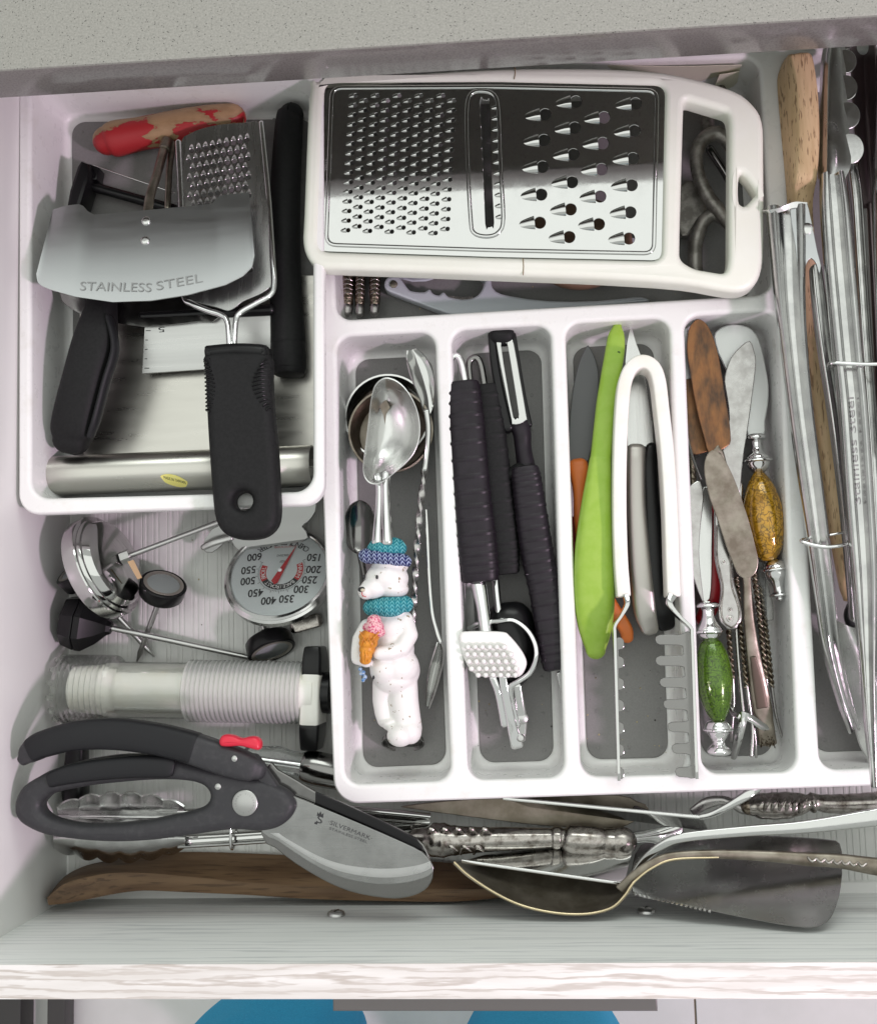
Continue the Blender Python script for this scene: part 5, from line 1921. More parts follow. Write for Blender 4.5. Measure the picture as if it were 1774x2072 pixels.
t = thing('side_on_spoon', 'thin steel spoon lying on its edge at the right of the bear scoop', 'spoon', 880, 1300, 2.2)
sweep('stem', [(862, 1033, 3.6, 3.2, .3), (865, 1080, 3.5, 3.2, .3), (869, 1170, 3.4, 3.2, .3), (875, 1240, 3.4, 3.4, .28), (885, 1280, 3.4, 3.6, .25), (892, 1300, 3.4, 3.6, .2)], steel, t, 'sq')
rows = [[(891, 1298, 3.6), (896, 1320, 3.7), (893, 1350, 3.7), (882, 1392, 3.6), (867, 1434, 3.4)],
        [(888, 1302, 3.0), (886, 1325, 2.7), (880, 1352, 2.6), (872, 1390, 2.8), (864, 1430, 3.2)],
        [(886, 1300, 3.3), (876, 1332, 3.3), (868, 1360, 3.3), (864, 1394, 3.3), (862, 1428, 3.3)]]
sheet('bowl', rows, .07, mirror_steel, t, 4, 4, 60)

t = thing('round_lid', 'small round steel lid tucked under the feet of the bear', 'lid', 815, 1504, 2.1)
c = W(815, 1505, 3.1)
lathe('lid', c - Vector((0, -.9, .46)).normalized() * .3, c + Vector((0, -.9, .46)), [(0, 1.1), (.05, 1.32), (.3, 1.36), (.34, 1.32), (.3, 1.25), (.12, 1.2), (.1, .01)], dark_steel, t, 36)

# ================================================================== COMPARTMENT WITH GARLIC PRESS AND PEELER
def ribbed(name, pts, mat, parent, n_r, w_extra, hx=.0, prof='rr', t0=.06, t1=.97):
    hd = sweep(name, pts, mat, parent, prof, n=6, cap=('soft', 'soft'))
    fine = cr(pts, 20)
    for k in range(n_r):
        f = t0 + (t1 - t0) * k / (n_r - 1)
        i = int(f * (len(fine) - 2))
        a, b = fine[i], fine[i + 1]
        d = Vector((b[0] - a[0], b[1] - a[1])).normalized() * 1.3
        sweep('grip_ring', [(a[0] - d.x, a[1] - d.y, a[2], a[3] + w_extra, a[4] + .055), (a[0] + d.x, a[1] + d.y, a[2], a[3] + w_extra, a[4] + .055)], mat, hd, prof, n=2, cap='soft')
    return hd


t = thing('garlic_press', 'garlic press with ribbed black handles, chrome arms and white studded plate', 'garlic press', 980, 1100, 2.2)
ribbed('rear_handle', [(982, 786, 4.3, 28, .8), (993, 880, 4.3, 31, .9), (1006, 1000, 4.3, 32, .9), (1018, 1100, 4.3, 31, .9), (1024, 1156, 4.2, 27, .8)], black_rubber, t, 14, 1.2)
ribbed('front_handle', [(935, 783, 5.0, 37, 1.0), (944, 870, 5.1, 38, 1.1), (955, 1000, 5.2, 38, 1.1), (965, 1100, 5.2, 40, 1.1), (971, 1170, 5.1, 38, 1.0)], plum_rubber, t, 15, 1.3)
sweep('hanging_loop', [(906, 790, 4.9, 7, .16), (906, 750, 4.9, 7, .16), (912, 726, 4.9, 7, .16), (924, 720, 4.9, 7, .16), (934, 736, 4.9, 7, .16), (943, 785, 4.9, 7, .16)], chrome, t)
sweep('hanging_loop', [(953, 790, 4.2, 7, .16), (948, 740, 4.2, 7, .16), (955, 725, 4.2, 7, .16), (966, 725, 4.2, 7, .16), (974, 742, 4.2, 7, .16), (982, 790, 4.2, 7, .16)], dark_steel, t)
sweep('arm', Z9((1030, 370, 5.1, 16, .5), (1042, 430, 5.2, 15, .45), (1060, 540, 5.3, 13, .4), (1078, 680, 5.3, 15, .45)), chrome, t, 'round')
sweep('arm', Z9((1138, 340, 4.4, 8, .35), (1150, 470, 4.5, 8, .35), (1165, 590, 4.6, 9, .35)), chrome, t, 'round')
sweep('chamber', Z9((1225, 600, 4.0, 48, 1.2), (1240, 760, 4.0, 50, 1.3), (1235, 900, 4.0, 40, 1.2)), black_plastic, t, 'round')
sweep('bracket', Z9((990, 640, 4.2, 6, .5), (1060, 615, 4.6, 7, .6), (1180, 600, 5.0, 6, .7), (1260, 600, 5.2, 6, .8), (1340, 660, 5.3, 6, .8), (1388, 750, 5.3, 6, .8), (1392, 840, 5.2, 6, .8), (1355, 925, 5.1, 6, .7), (1290, 975, 5.0, 6, .6), (1240, 1010, 4.8, 6.5, .5), (1232, 1080, 4.5, 7, .4), (1250, 1180, 4.2, 8, .3), (1268, 1255, 4.0, 9, .25)), chrome, t, 'rr')
PW = plane3(Z9((920, 680))[0] + (6.3,), Z9((1200, 680))[0] + (6.3,), Z9((1100, 950))[0] + (5.9,))
plate('studded_plate', [Z9((905, 712), (912, 680), (940, 667), (1060, 664), (1185, 670), (1222, 692), (1270, 745), (1312, 805), (1334, 862), (1322, 912), (1292, 950), (1240, 958), (1060, 954), (1010, 938), (965, 895), (925, 810))], PW, .8, .18, white_gloss, t, sm=3, bseg=4, angle=60)
me_v, me_f = lathe_data(Vector((0, 0, -.05)), Vector((0, 0, 1)), [(0, .19), (.2, .165), (.4, .145), (.47, .11), (.5, .05), (.505, .01)], 12)
stud = bpy.data.meshes.new('stud')
stud.from_pydata([tuple(v * U) for v in me_v], [], me_f)
for p in stud.polygons:
    p.use_smooth = True
stud.materials.append(white_gloss)
for y, x0, x1, n in ((765, 962, 1190, 6), (812, 958, 1232, 7), (857, 970, 1247, 7), (902, 986, 1266, 7), (942, 1028, 1262, 6)):
    for k in range(n):
        x, yy = Z9((x0 + (x1 - x0) * k / (n - 1), y))[0]
        inst('stud', stud, W(x, yy, PW), t)
sweep('lever', Z9((1120, 955, 4.9, 8, .3), (1150, 1040, 4.7, 7, .35), (1172, 1140, 4.4, 7, .35), (1192, 1250, 4.1, 7, .3)), chrome, t, 'rr')
lv = sweep('lever', Z9((1185, 950, 5.0, 9, .35), (1200, 1050, 4.8, 9, .35), (1225, 1180, 4.4, 9.5, .35), (1250, 1300, 4.0, 11, .3), (1272, 1385, 3.8, 13, .25)), chrome, t, 'rr')
for x, y, r in ((1302, 1215, .42), (1296, 1340, .28)):
    p = W(*Z9((x, y))[0], 4.1)
    lathe('rivet', p - Vector((0, 0, .3)), p + Vector((0, 0, 1)), [(0, r), (.35, r * .95), (.45, r * .6), (.46, .01)], brushed, t, 18)
sweep('side_bar', Z9((1275, 1010, 4.5, 9, .3), (1290, 1120, 4.2, 10, .3), (1300, 1230, 3.9, 12, .25), (1300, 1345, 3.7, 9, .2)), steel, t, 'rr')

t = thing('vegetable_peeler', 'swivel peeler with black ribbed handle and a slotted steel blade', 'peeler', 1060, 1000, 2.2)
sweep('head_cap', Z7((1180, 205, 4.8, 24, .6), (1178, 235, 4.8, 26, .7)), black_rubber, t, 'rr')
sweep('frame_side', Z7((1115, 240, 4.6, 9, .5), (1130, 400, 4.6, 9, .5), (1165, 600, 4.5, 10, .5), (1215, 820, 4.4, 12, .5)), black_plastic, t, 'rr')
sweep('frame_side', Z7((1250, 240, 4.6, 6, .4), (1275, 400, 4.6, 6, .4), (1312, 620, 4.5, 6, .4), (1345, 800, 4.4, 8, .4)), black_plastic, t, 'rr')
plate('blade', [Z7((1142, 285), (1160, 258), (1195, 250), (1232, 258), (1252, 285), (1290, 500), (1332, 745), (1330, 770), (1290, 795), (1245, 797), (1238, 770), (1190, 540)), Z7((1172, 300), (1185, 284), (1205, 286), (1214, 305), (1250, 520), (1283, 735), (1272, 757), (1250, 752), (1210, 540))], 5.2, .12, .04, brushed_y, t, sm=2)
sweep('neck', Z7((1290, 800, 4.5, 21, .5), (1305, 860, 4.5, 19, .5), (1312, 950, 4.4, 17, .5), (1330, 1065, 4.4, 19, .6)), plum_rubber, t, 'round')
sweep('thumb_hook', Z7((1195, 1145, 4.2, 7, .35), (1230, 1120, 4.4, 14, .6), (1290, 1100, 4.5, 20, .8)), black_rubber, t, 'round')
ribbed('handle', [(1062, 952, 4.5, 29, .9), (1067, 987, 4.5, 31, .95), (1077, 1060, 4.5, 33, 1.0), (1089, 1134, 4.5, 33, 1.0), (1103, 1200, 4.5, 32, 1.0), (1118, 1290, 4.5, 32, 1.0), (1128, 1348, 4.5, 30, .95)], plum_rubber, t, 19, 1.2)
sweep('end_tang', [(1131, 1362, 4.4, 5, .1), (1139, 1400, 4.0, 5, .1), (1146, 1428, 3.7, 4.5, .1)], brushed_y, t, 'sq')


# ================================================================== COMPARTMENT WITH GREEN KNIFE AND WHITE TONGS
t = thing('paring_knife', 'dark grey ceramic paring knife with orange handle under the green one', 'knife', 1180, 900, 2.2)
plate('blade', [Z8((150, 262), (125, 300), (95, 370), (62, 520), (45, 700), (40, 960), (155, 912), (190, 700), (212, 500), (208, 400), (185, 320))], 3.6, .2, .07, ceramic_grey, t, sm=2)
sweep('handle', Z8((95, 945, 3.7, 20, .5), (100, 990, 3.7, 19, .6), (100, 1100, 3.7, 12, .6), (110, 1300, 3.7, 13, .6), (160, 1500, 3.5, 16, .6), (260, 1700, 3.3, 15, .5), (355, 1850, 3.2, 14, .45), (370, 1905, 3.1, 12, .4)), orange_plastic, t, 'rr')
sweep('red_insert', Z8((60, 1250, 3.0, 8, .4), (72, 1400, 3.0, 8, .4), (110, 1560, 3.0, 8, .4)), red_dark, t, 'rr')

t = thing('sheathed_knife', 'bright green knife in its green blade cover', 'knife', 1210, 1000, 2.2)
cov = sweep('blade_cover', Z8((314, 165, 4.9, 9, .3), (308, 220, 5.0, 17, .45), (298, 320, 5.1, 20, .55), (270, 480, 5.2, 20, .6), (250, 600, 5.3, 19.5, .62), (235, 750, 5.4, 20, .65), (222, 895, 5.5, 21, .7), (218, 925, 5.5, 21, .7)), green_plastic, t, 'rr', n=5, cap=('round', 'soft'))
sweep('handle', Z8((219, 905, 5.5, 21.5, .72), (212, 1000, 5.5, 25, .8), (198, 1150, 5.5, 30, .9), (188, 1300, 5.5, 35, 1.0), (182, 1450, 5.4, 39, 1.05), (183, 1600, 5.3, 41, 1.05), (186, 1750, 5.2, 39, 1.0), (190, 1880, 5.0, 31, .85), (192, 1975, 4.9, 20, .6)), green_plastic, t, 'rr', n=6, cap=('soft', 'round'))
p = W(*Z8((322, 306))[0], 5.62)
lathe('rivet_hole', p - Vector((0, 0, .05)), p + Vector((0, 0, 1)), [(0, .1), (.07, .1), (.07, .01)], M('green_shadow', (.05, .10, .01), .6), cov, 14)
for y0 in (455, 775):
    sweep('side_slot', Z8((296 - (y0 - 455) * .09, y0, 5.55, 1.6, .1), (284 - (y0 - 455) * .06, y0 + 40, 5.6, 1.6, .1), (280 - (y0 - 455) * .06, y0 + 90, 5.6, 1.6, .1)), black_plastic, cov, n=3)

t = thing('serving_tongs', 'white U-shaped plastic tongs with comb-toothed steel jaws', 'tongs', 1310, 1100, 2.2)
sweep('spring_handle', Z8((345, 1672, 6.2, 14, 1.0), (330, 1478, 6.2, 14, 1.0), (322, 1200, 6.2, 14, 1.0), (324, 900, 6.2, 14, 1.0), (335, 640, 6.2, 14, 1.0), (352, 490, 6.2, 14, 1.0), (390, 405, 6.2, 14, 1.0), (450, 374, 6.2, 14.5, 1.0), (508, 402, 6.2, 14, 1.0), (540, 480, 6.2, 14, 1.0), (560, 640, 6.2, 14, 1.0), (588, 900, 6.2, 14, 1.0), (606, 1200, 6.2, 14, 1.0), (615, 1478, 6.2, 14, 1.0), (622, 1672, 6.2, 14, 1.0)), ivory_plastic, t, 'sq', n=7, cap='soft')
ja = sweep('left_jaw', Z10((362, 390, 6.9, 6, .4), (368, 440, 6.9, 5, .6), (335, 505, 6.9, 3.4, .6), (300, 560, 6.9, 3.2, .6), (298, 620, 6.9, 3.2, .6), (306, 900, 6.85, 3.2, .55), (315, 1200, 6.8, 3.2, .5), (321, 1425, 6.75, 3.2, .45)), mirror_steel, t, 'sq', n=5, cap='soft')
jb = sweep('right_jaw', Z10((620, 390, 6.9, 9, .4), (605, 440, 6.9, 6, .6), (660, 510, 6.9, 3.6, .6), (720, 570, 6.9, 3.4, .6), (728, 620, 6.9, 3.4, .6), (738, 900, 6.85, 3.4, .55), (748, 1200, 6.8, 3.4, .5), (757, 1415, 6.75, 3.4, .45)), mirror_steel, t, 'sq', n=5, cap='soft')
comb = []
teeth = ((640, 528), (758, 530), (880, 553), (1003, 574), (1130, 598), (1252, 620), (1385, 640))


def spx(y):
    return 662 + (y - 600) * .066


rt = [(722, 590), (762, 1420)]
pts = [(722, 590)]
left = []
for k, (yc, xl) in enumerate(teeth):
    h_ = 30
    x_in = spx(yc)
    left += [(x_in + 16, yc - h_ - 6), (x_in - 6, yc - h_), (xl + 22, yc - h_ + 2), (xl + 4, yc - h_ * .6), (xl, yc), (xl + 6, yc + h_ * .6), (xl + 24, yc + h_ - 2), (x_in - 6, yc + h_), (x_in + 16, yc + h_ + 6)]
outl = [(724, 585)] + left + [(762, 1418)]
plate('comb', [Z10(*outl)], 6.35, .12, .03, dark_steel, jb)
left = []
for k, yc in enumerate((662, 768, 890, 1012, 1138, 1262, 1392)):
    left += [(322 + k, yc - 36), (340, yc - 32), (352, yc - 18), (354, yc + 14), (344, yc + 30), (322 + k, yc + 34)]
outl = [(299, 630)] + left + [(322, 1424), (318, 1424)]
plate('comb', [Z10(*outl)], 6.35, .12, .03, dark_steel, ja)

t = thing('serrated_knife', 'small serrated knife with two-tone grey and black handle inside the white tongs', 'knife', 1300, 1000, 2.2)
bl = [(388, 155), (368, 250), (358, 350), (364, 600), (372, 838), (520, 838), (512, 700)]
ser = []
for k in range(22):
    y = 690 - k * 17
    x = 510 - (690 - y) * .155
    ser += [(x, y), (x - 5, y - 8)]
bl += ser + [(425, 260), (400, 180)]
plate('blade', [Z8(*bl)], 4.0, .12, .03, brushed_y, t)
sweep('grey_scale', Z8((420, 862, 4.1, 20, .5), (418, 950, 4.2, 19, .6), (420, 1150, 4.2, 19, .65), (432, 1350, 4.2, 21, .65), (448, 1550, 4.1, 23, .65), (470, 1750, 3.9, 23, .6), (495, 1850, 3.7, 18, .5)), pewter, t, 'rr')
sweep('black_back', Z8((510, 850, 4.0, 14, .45), (498, 950, 4.1, 15, .55), (506, 1150, 4.1, 16, .6), (520, 1350, 4.1, 20, .6), (535, 1550, 4.0, 23, .6), (565, 1750, 3.8, 23, .55), (585, 1830, 3.6, 18, .45)), black_plastic, t, 'rr')
plate('bolster', [Z8((368, 832), (522, 832), (525, 862), (368, 866))], 4.15, .4, .08, black_plastic, t)

# ================================================================== COMPARTMENT WITH SPREADERS
t = thing('butter_knife', 'wide pale butter knife with chrome ends and amber crackle-glass handle', 'butter knife', 1550, 1000, 2.2)
plate('blade', [Z8((858, 215), (880, 175), (930, 150), (990, 146), (1050, 160), (1095, 200), (1125, 275), (1148, 380), (1166, 490), (1162, 600), (1146, 690), (1138, 785), (1050, 785), (1020, 640), (950, 450), (880, 310))], 3.9, .22, .09, white_metal, t, sm=2, bseg=4)


def axis_pts(v, pts, z0, z1):
    """lathe data from picture radii: (x, y, r) stations along an axis"""
    a, b = v(pts[0])[0], v(pts[-1])[0]
    p0, p1 = W(a[0], a[1], z0), W(b[0], b[1], z1)
    L = (p1 - p0).length
    y0, y1 = pts[0][1], pts[-1][1]
    return p0, p1, L, y0, y1


def turned(name, v, k, pts, z, mat, parent, n=3, seg=28, angle=40):
    p0, p1, L, y0, y1 = axis_pts(v, pts, z, z)
    prof = [((y - y0) / (y1 - y0) * L, cmpx(r * k, z)) for x, y, r in pts]
    return lathe(name, p0, p1, prof, mat, parent, seg, n=n, angle=angle)


turned('upper_ferrule', Z8, .36, [(1093, 766, 38), (1093, 778, 50), (1094, 792, 48), (1095, 805, 30), (1096, 835, 27), (1098, 862, 38), (1100, 890, 62), (1102, 905, 68), (1102, 910, 78), (1103, 920, 79), (1103, 926, 68), (1105, 950, 60), (1108, 975, 38), (1109, 985, 25)], 4.6, chrome, t)
turned('amber_bead', Z8, .36, [(1109, 980, 26), (1112, 1000, 42), (1120, 1060, 76), (1130, 1150, 102), (1140, 1250, 112), (1150, 1350, 100), (1158, 1420, 78), (1163, 1465, 48), (1164, 1478, 28)], 4.6, amber_glass, t)
turned('lower_ferrule', Z10, .36, [(1197, 186, 24), (1199, 200, 44), (1202, 222, 62), (1204, 236, 68), (1204, 240, 78), (1205, 250, 78), (1206, 255, 66), (1208, 285, 60), (1212, 315, 40), (1216, 345, 30), (1222, 372, 34), (1225, 382, 56), (1227, 394, 54), (1229, 402, 24), (1231, 412, 22), (1233, 426, 4)], 4.6, chrome, t)

t = thing('butter_knife', 'pointed silver butter knife lying over the wide pale blade', 'butter knife', 1505, 850, 2.2)
plate('blade', [Z8((1060, 238), (1010, 268), (955, 330), (925, 410), (915, 470), (930, 560), (942, 680), (915, 800), (905, 900), (950, 1000), (990, 1100), (1010, 1050), (1020, 920), (1042, 780), (1065, 620), (1088, 440), (1095, 350), (1082, 285))], 4.75, .16, .06, silver_clean, t, sm=2)
sweep('handle', Z8((985, 1050, 4.5, 12, .2), (1000, 1200, 4.2, 10, .25), (1060, 1500, 3.6, 10, .25), (1120, 1800, 3.2, 12, .25)), silver_clean, t, 'rr')

t = thing('spreader', 'brown copper-toned spreader with long rounded blade pointing to the back', 'spreader', 1430, 800, 2.2)
plate('blade', [Z8((768, 116), (740, 135), (715, 180), (706, 290), (722, 400), (745, 540), (775, 680), (805, 790), (828, 868), (870, 866), (935, 830), (953, 800), (945, 690), (925, 570), (905, 440), (885, 330), (860, 235), (830, 165), (800, 128))], 5.4, .16, .05, copper, t, sm=2)
sweep('shank', Z8((870, 850, 5.3, 12, .15), (900, 880, 5.2, 6, .2), (930, 1000, 5.0, 6, .2), (980, 1200, 4.6, 7, .2)), tarnish, t)

t = thing('spreader', 'shorter spreader with pale tip and brown blade at the left wall', 'spreader', 1400, 850, 2.2)
plate('blade', [Z8((680, 458), (735, 450), (775, 600), (805, 740), (822, 862), (760, 880), (725, 870), (700, 760), (690, 620))], 4.7, .14, .04, copper, t)
plate('pale_tip', [Z8((652, 185), (668, 170), (708, 165), (722, 300), (735, 452), (675, 458), (662, 330))], 4.72, .14, .04, M('pale_steel', (.36, .37, .38), .35, .9), t)
sweep('shank', Z8((705, 760, 4.9, 2.2, .15), (740, 900, 4.8, 2.4, .18), (785, 1020, 4.7, 2.4, .18)), steel, t)
sweep('beaded_stem', Z8((730, 880, 4.0, 7), (738, 1000, 4.0, 7), (745, 1080, 4.0, 7)), antique, t, wob=lambda d: .1 * math.sin(d * 16), n=16)

t = thing('spreader', 'tarnished grey-brown spreader lying on top with its handle towards the drawer front', 'spreader', 1480, 1150, 2.2)
plate('blade', [Z8((848, 853), (815, 890), (803, 950), (812, 1030), (840, 1140), (880, 1250), (925, 1390), (960, 1478), (985, 1540), (1020, 1575), (1060, 1572), (1095, 1540), (1108, 1480), (1090, 1390), (1060, 1270), (1025, 1160), (990, 1060), (945, 955), (900, 880))], plane3((1440, 920, 6.6), (1520, 1000, 6.4), (1500, 1150, 5.8)), .16, .05, tarnish, t, sm=2)
sweep('handle', Z10((1040, 270, 5.6, 9, .15), (1045, 340, 5.5, 8, .2), (1052, 500, 5.3, 10, .2), (1075, 700, 5.0, 13, .2), (1105, 880, 4.6, 17, .2), (1130, 1030, 4.3, 19, .2), (1142, 1100, 4.1, 17, .2), (1150, 1150, 4.0, 17, .2), (1158, 1220, 3.8, 18, .18)), tarnish, t, 'rr')
sweep('handle_inlay', Z10((1078, 740, 5.2, 6, .06), (1105, 880, 4.82, 10, .06), (1128, 1020, 4.52, 11, .06)), M('inlay', (.10, .078, .062), .45, .9), t, 'rr')
for k in range(46):
    x, y = 1118 + RND.random() * 80, 1165 + RND.random() * 70
    sweep('bristle', Z10((x, y, 3.95, .8, .03), (x + RND.uniform(-6, 6), y + 14, 4.08 + RND.random() * .1, .6, .03)), antique, t, n=1)

t = thing('butter_knife', 'butter knife with rosy-lit blade, chrome ends and green glass handle', 'butter knife', 1440, 1300, 2.2)
plate('blade', [Z8((782, 1028), (740, 1042), (700, 1080), (675, 1140), (668, 1200), (685, 1330), (715, 1478), (745, 1580), (790, 1700), (800, 1690), (785, 1560), (775, 1420), (785, 1260), (800, 1120))], 5.3, .14, .05, silver_clean, t, sm=2)
turned('upper_ferrule', Z10, .36, [(822, 425, 40), (822, 440, 60), (823, 456, 60), (824, 466, 36), (826, 500, 34), (828, 540, 48), (830, 575, 70), (831, 584, 72), (831, 588, 78), (832, 600, 78), (833, 605, 66), (835, 628, 54), (836, 645, 36)], 5.0, chrome, t)
turned('green_bead', Z10, .36, [(838, 640, 40), (842, 665, 62), (850, 730, 86), (858, 800, 97), (864, 870, 100), (870, 940, 92), (876, 1010, 74), (880, 1060, 54), (882, 1092, 36)], 5.0, green_glass, t)
turned('lower_ferrule', Z10, .36, [(880, 1086, 34), (881, 1100, 58), (882, 1125, 72), (882, 1138, 74), (883, 1142, 80), (883, 1152, 79), (884, 1157, 64), (885, 1185, 50), (885, 1208, 34), (885, 1226, 36), (886, 1250, 58), (886, 1268, 64), (887, 1285, 54), (888, 1296, 20)], 4.8, chrome, t)

t = thing('dinner_knife', 'plain brushed steel knife blade between the rosy blade and the tarnished spreader', 'knife', 1425, 1120, 2.2)
plate('blade', [Z8((800, 1060), (840, 1090), (850, 1200), (848, 1400), (846, 1560), (835, 1690), (790, 1700), (770, 1560), (760, 1400), (775, 1200))], 4.6, .14, .05, brushed_y, t, sm=2)

t = thing('ornate_spoon', 'silver handle with scrolled fiddle-shaped end next to the green glass handle', 'spoon', 1465, 1200, 2.2)
sweep('handle', Z10((885, -180, 4.9, 8, .2), (890, -60, 5.0, 11, .22), (900, 60, 5.1, 14, .22), (912, 170, 5.2, 18, .22), (918, 240, 5.2, 16, .22), (930, 320, 5.2, 14, .22), (940, 380, 5.2, 17, .22), (948, 470, 5.2, 23, .22), (953, 530, 5.2, 22, .22), (957, 565, 5.2, 12, .2)), silver_clean, t, 'rr', n=6)
for s in (-1, 1):
    sweep('scroll', Z10((900 + s * 26, 0, 5.28, 1.6, .1), (912 + s * 38, 160, 5.42, 1.8, .1), (922 + s * 30, 260, 5.42, 1.8, .1), (935 + s * 26, 350, 5.42, 1.8, .1), (948 + s * 50, 460, 5.42, 2, .1), (953 + s * 40, 540, 5.4, 1.8, .1), (957, 572, 5.38, 1.6, .1)), silver, t)
for x, y, r in ((912, 200, 20), (948, 520, 24), (948, 470, 16)):
    p = W(*Z10((x, y))[0], 5.4)
    lathe('rosette', p - Vector((0, 0, .05)), p + Vector((0, 0, 1)), [(0, cmpx(r * .36, 5)), (.08, cmpx(r * .3, 5)), (.05, cmpx(r * .2, 5)), (.1, cmpx(r * .1, 5)), (.11, .01)], silver, t, 12)

t = thing('red_handled_knife', 'glossy dark red handle showing between the spreaders', 'knife', 1452, 1150, 2.2)
sweep('handle', Z10((858, -140, 3.6, 12, .5), (865, 100, 3.7, 17, .6), (862, 300, 3.6, 18, .6), (840, 430, 3.4, 18, .6), (800, 520, 3.2, 16, .5)), red_dark, t, 'rr')

picks = (('leftmost of the braided picks, beside the green handle', ((935, 420), (942, 600), (962, 860)), ((962, 860), (968, 1000), (958, 1150), (955, 1210)), 4.2),
         ('second braided pick from the green handle', ((985, 300), (1010, 600), (1042, 900)), ((1042, 900), (1065, 1060), (1088, 1180), (1095, 1300)), 4.5),
         ('braided pick running just left of the amber handle', ((1075, 200), (1110, 480), (1150, 850)), ((1150, 850), (1165, 960), (1175, 1060)), 4.5),
         ('rightmost braided pick with its curved point on the tray floor', ((1120, 350), (1155, 640), (1182, 900)), ((1182, 900), (1200, 1030), (1218, 1110), (1240, 1185)), 3.6))
for lab, b, e, z in picks:
    t = thing('nut_pick', lab, 'pick', *Z10(b[1])[0], 2.2, 'braided metal nut picks')
    sweep('braided_grip', Z10(*[(x, y, z, 6.2, .17) for x, y in b]), antique, t, 'twin', n=40, twist=9.0, angle=60)
    sweep('point', Z10(*[(x, y, z - .25 * i, 4.2 - .6 * i, .12 - .02 * i) for i, (x, y) in enumerate(e)]), silver_clean, t, 'round')
for lab, pts in (('thin plain steel skewer between the braided picks', ((983, 560), (998, 800), (1022, 1050))), ('thin steel skewer under the arched fork end', ((1070, 1080), (1075, 1180), (1068, 1290)))):
    t = thing('steel_skewer', lab, 'skewer', *Z10(pts[0])[0], 2.2)
    sweep('rod', Z10(*[(x, y, 4.3, 4, .12) for x, y in pts]), silver_clean, t)

t = thing('clear_stick', 'clear plastic stirring stick beside the amber handle', 'stirrer', 1545, 1200, 2.2)
sweep('stick', Z10((1110, 100, 3.9, 7, .15), (1130, 300, 3.8, 8, .15), (1155, 430, 3.7, 11, .15), (1165, 520, 3.7, 9, .15)), clear_plastic, t, 'rr')

t = thing('cocktail_fork', 'arched two-pronged steel fork end at the front of the spreader compartment', 'fork', 1495, 1480, 2.2)
sheet('left_prong', [[(1484, 1449, 4.4), (1489, 1470, 4.7), (1484, 1500, 4.3), (1478, 1535, 3.2)], [(1500, 1440, 4.9), (1501, 1465, 5.1), (1494, 1500, 4.6), (1486, 1538, 3.3)], [(1514, 1445, 4.9), (1509, 1468, 5.0), (1501, 1500, 4.5), (1491, 1533, 3.2)]], .1, steel, t, 3, 4, 60)
sheet('right_prong', [[(1500, 1440, 4.9), (1520, 1446, 4.8), (1545, 1463, 4.4), (1570, 1479, 3.9)], [(1502, 1449, 5.0), (1519, 1455, 4.9), (1542, 1471, 4.5), (1571, 1481, 3.9)], [(1506, 1458, 4.9), (1518, 1462, 4.8), (1538, 1476, 4.4), (1560, 1485, 3.9)]], .1, steel, t, 3, 4, 60)
sweep('stem', [(1495, 1450, 4.8, 6, .15), (1480, 1440, 4.0, 5, .15), (1470, 1400, 3.2, 5, .15)], steel, t)

# ================================================================== LONG COMPARTMENT ON THE RIGHT
t = thing('wooden_spoon', 'thick pale wooden spatula standing on edge at the back right', 'spatula', 1620, 300, 2.2)
st = [((405, 142), (425, 134), (505, 126)), ((372, 158), (395, 142), (540, 128)), ((345, 195), (398, 162), (556, 150)), ((322, 245), (408, 195), (566, 185)), ((300, 330), (432, 290), (585, 300)), ((308, 480), (450, 460), (602, 460)), ((325, 680), (458, 680), (611, 700)), ((340, 850), (455, 870), (606, 890)), ((358, 1050), (440, 1050), (590, 1060)), ((368, 1160), (434, 1160), (572, 1150)), ((378, 1300), (438, 1300), (562, 1300)), ((420, 1700), (470, 1700), (590, 1700)), ((470, 2300), (520, 2300), (640, 2300)), ((600, 3200), (650, 3200), (760, 3200)), ((740, 4000), (770, 4000), (850, 4000)), ((790, 4180), (810, 4180), (870, 4180))]
loops = []
for k, (a, b, c) in enumerate(st):
    zt = (8.15 if k == 0 else 8.35 if k == 1 else 8.4) if k < 9 else (7.6, 7.0, 5.8, 5.0, 4.8, 4.7, 4.6)[k - 9]
    A = W(*Z12(a)[0], zt - 2.2 if k < 9 else zt - 1.0)
    B = W(*Z12(b)[0], zt)
    C_ = W(*Z12(c)[0], zt)
    lowz = A.z
    E_ = Vector((C_.x - .1, C_.y, lowz))
    ch = .10
    pts = (A, (A + B) / 2 + Vector((-.05, 0, .05)), B + Vector((-.03, 0, -ch)), B + Vector((ch, 0, .01)), (B + C_) / 2 + Vector((0, 0, .04)), C_ + Vector((-ch, 0, .01)), C_ + Vector((.03, 0, -ch)), E_)
    loops.append(tuple(q for P in pts for q in P))
loops = cr(loops, 4)
loops = [[l[i * 3:i * 3 + 3] for i in range(8)] for l in loops]
V, Fc = loft_data(loops, True, True)
recalc(mk('paddle', V, Fc, beech, t, angle=55))

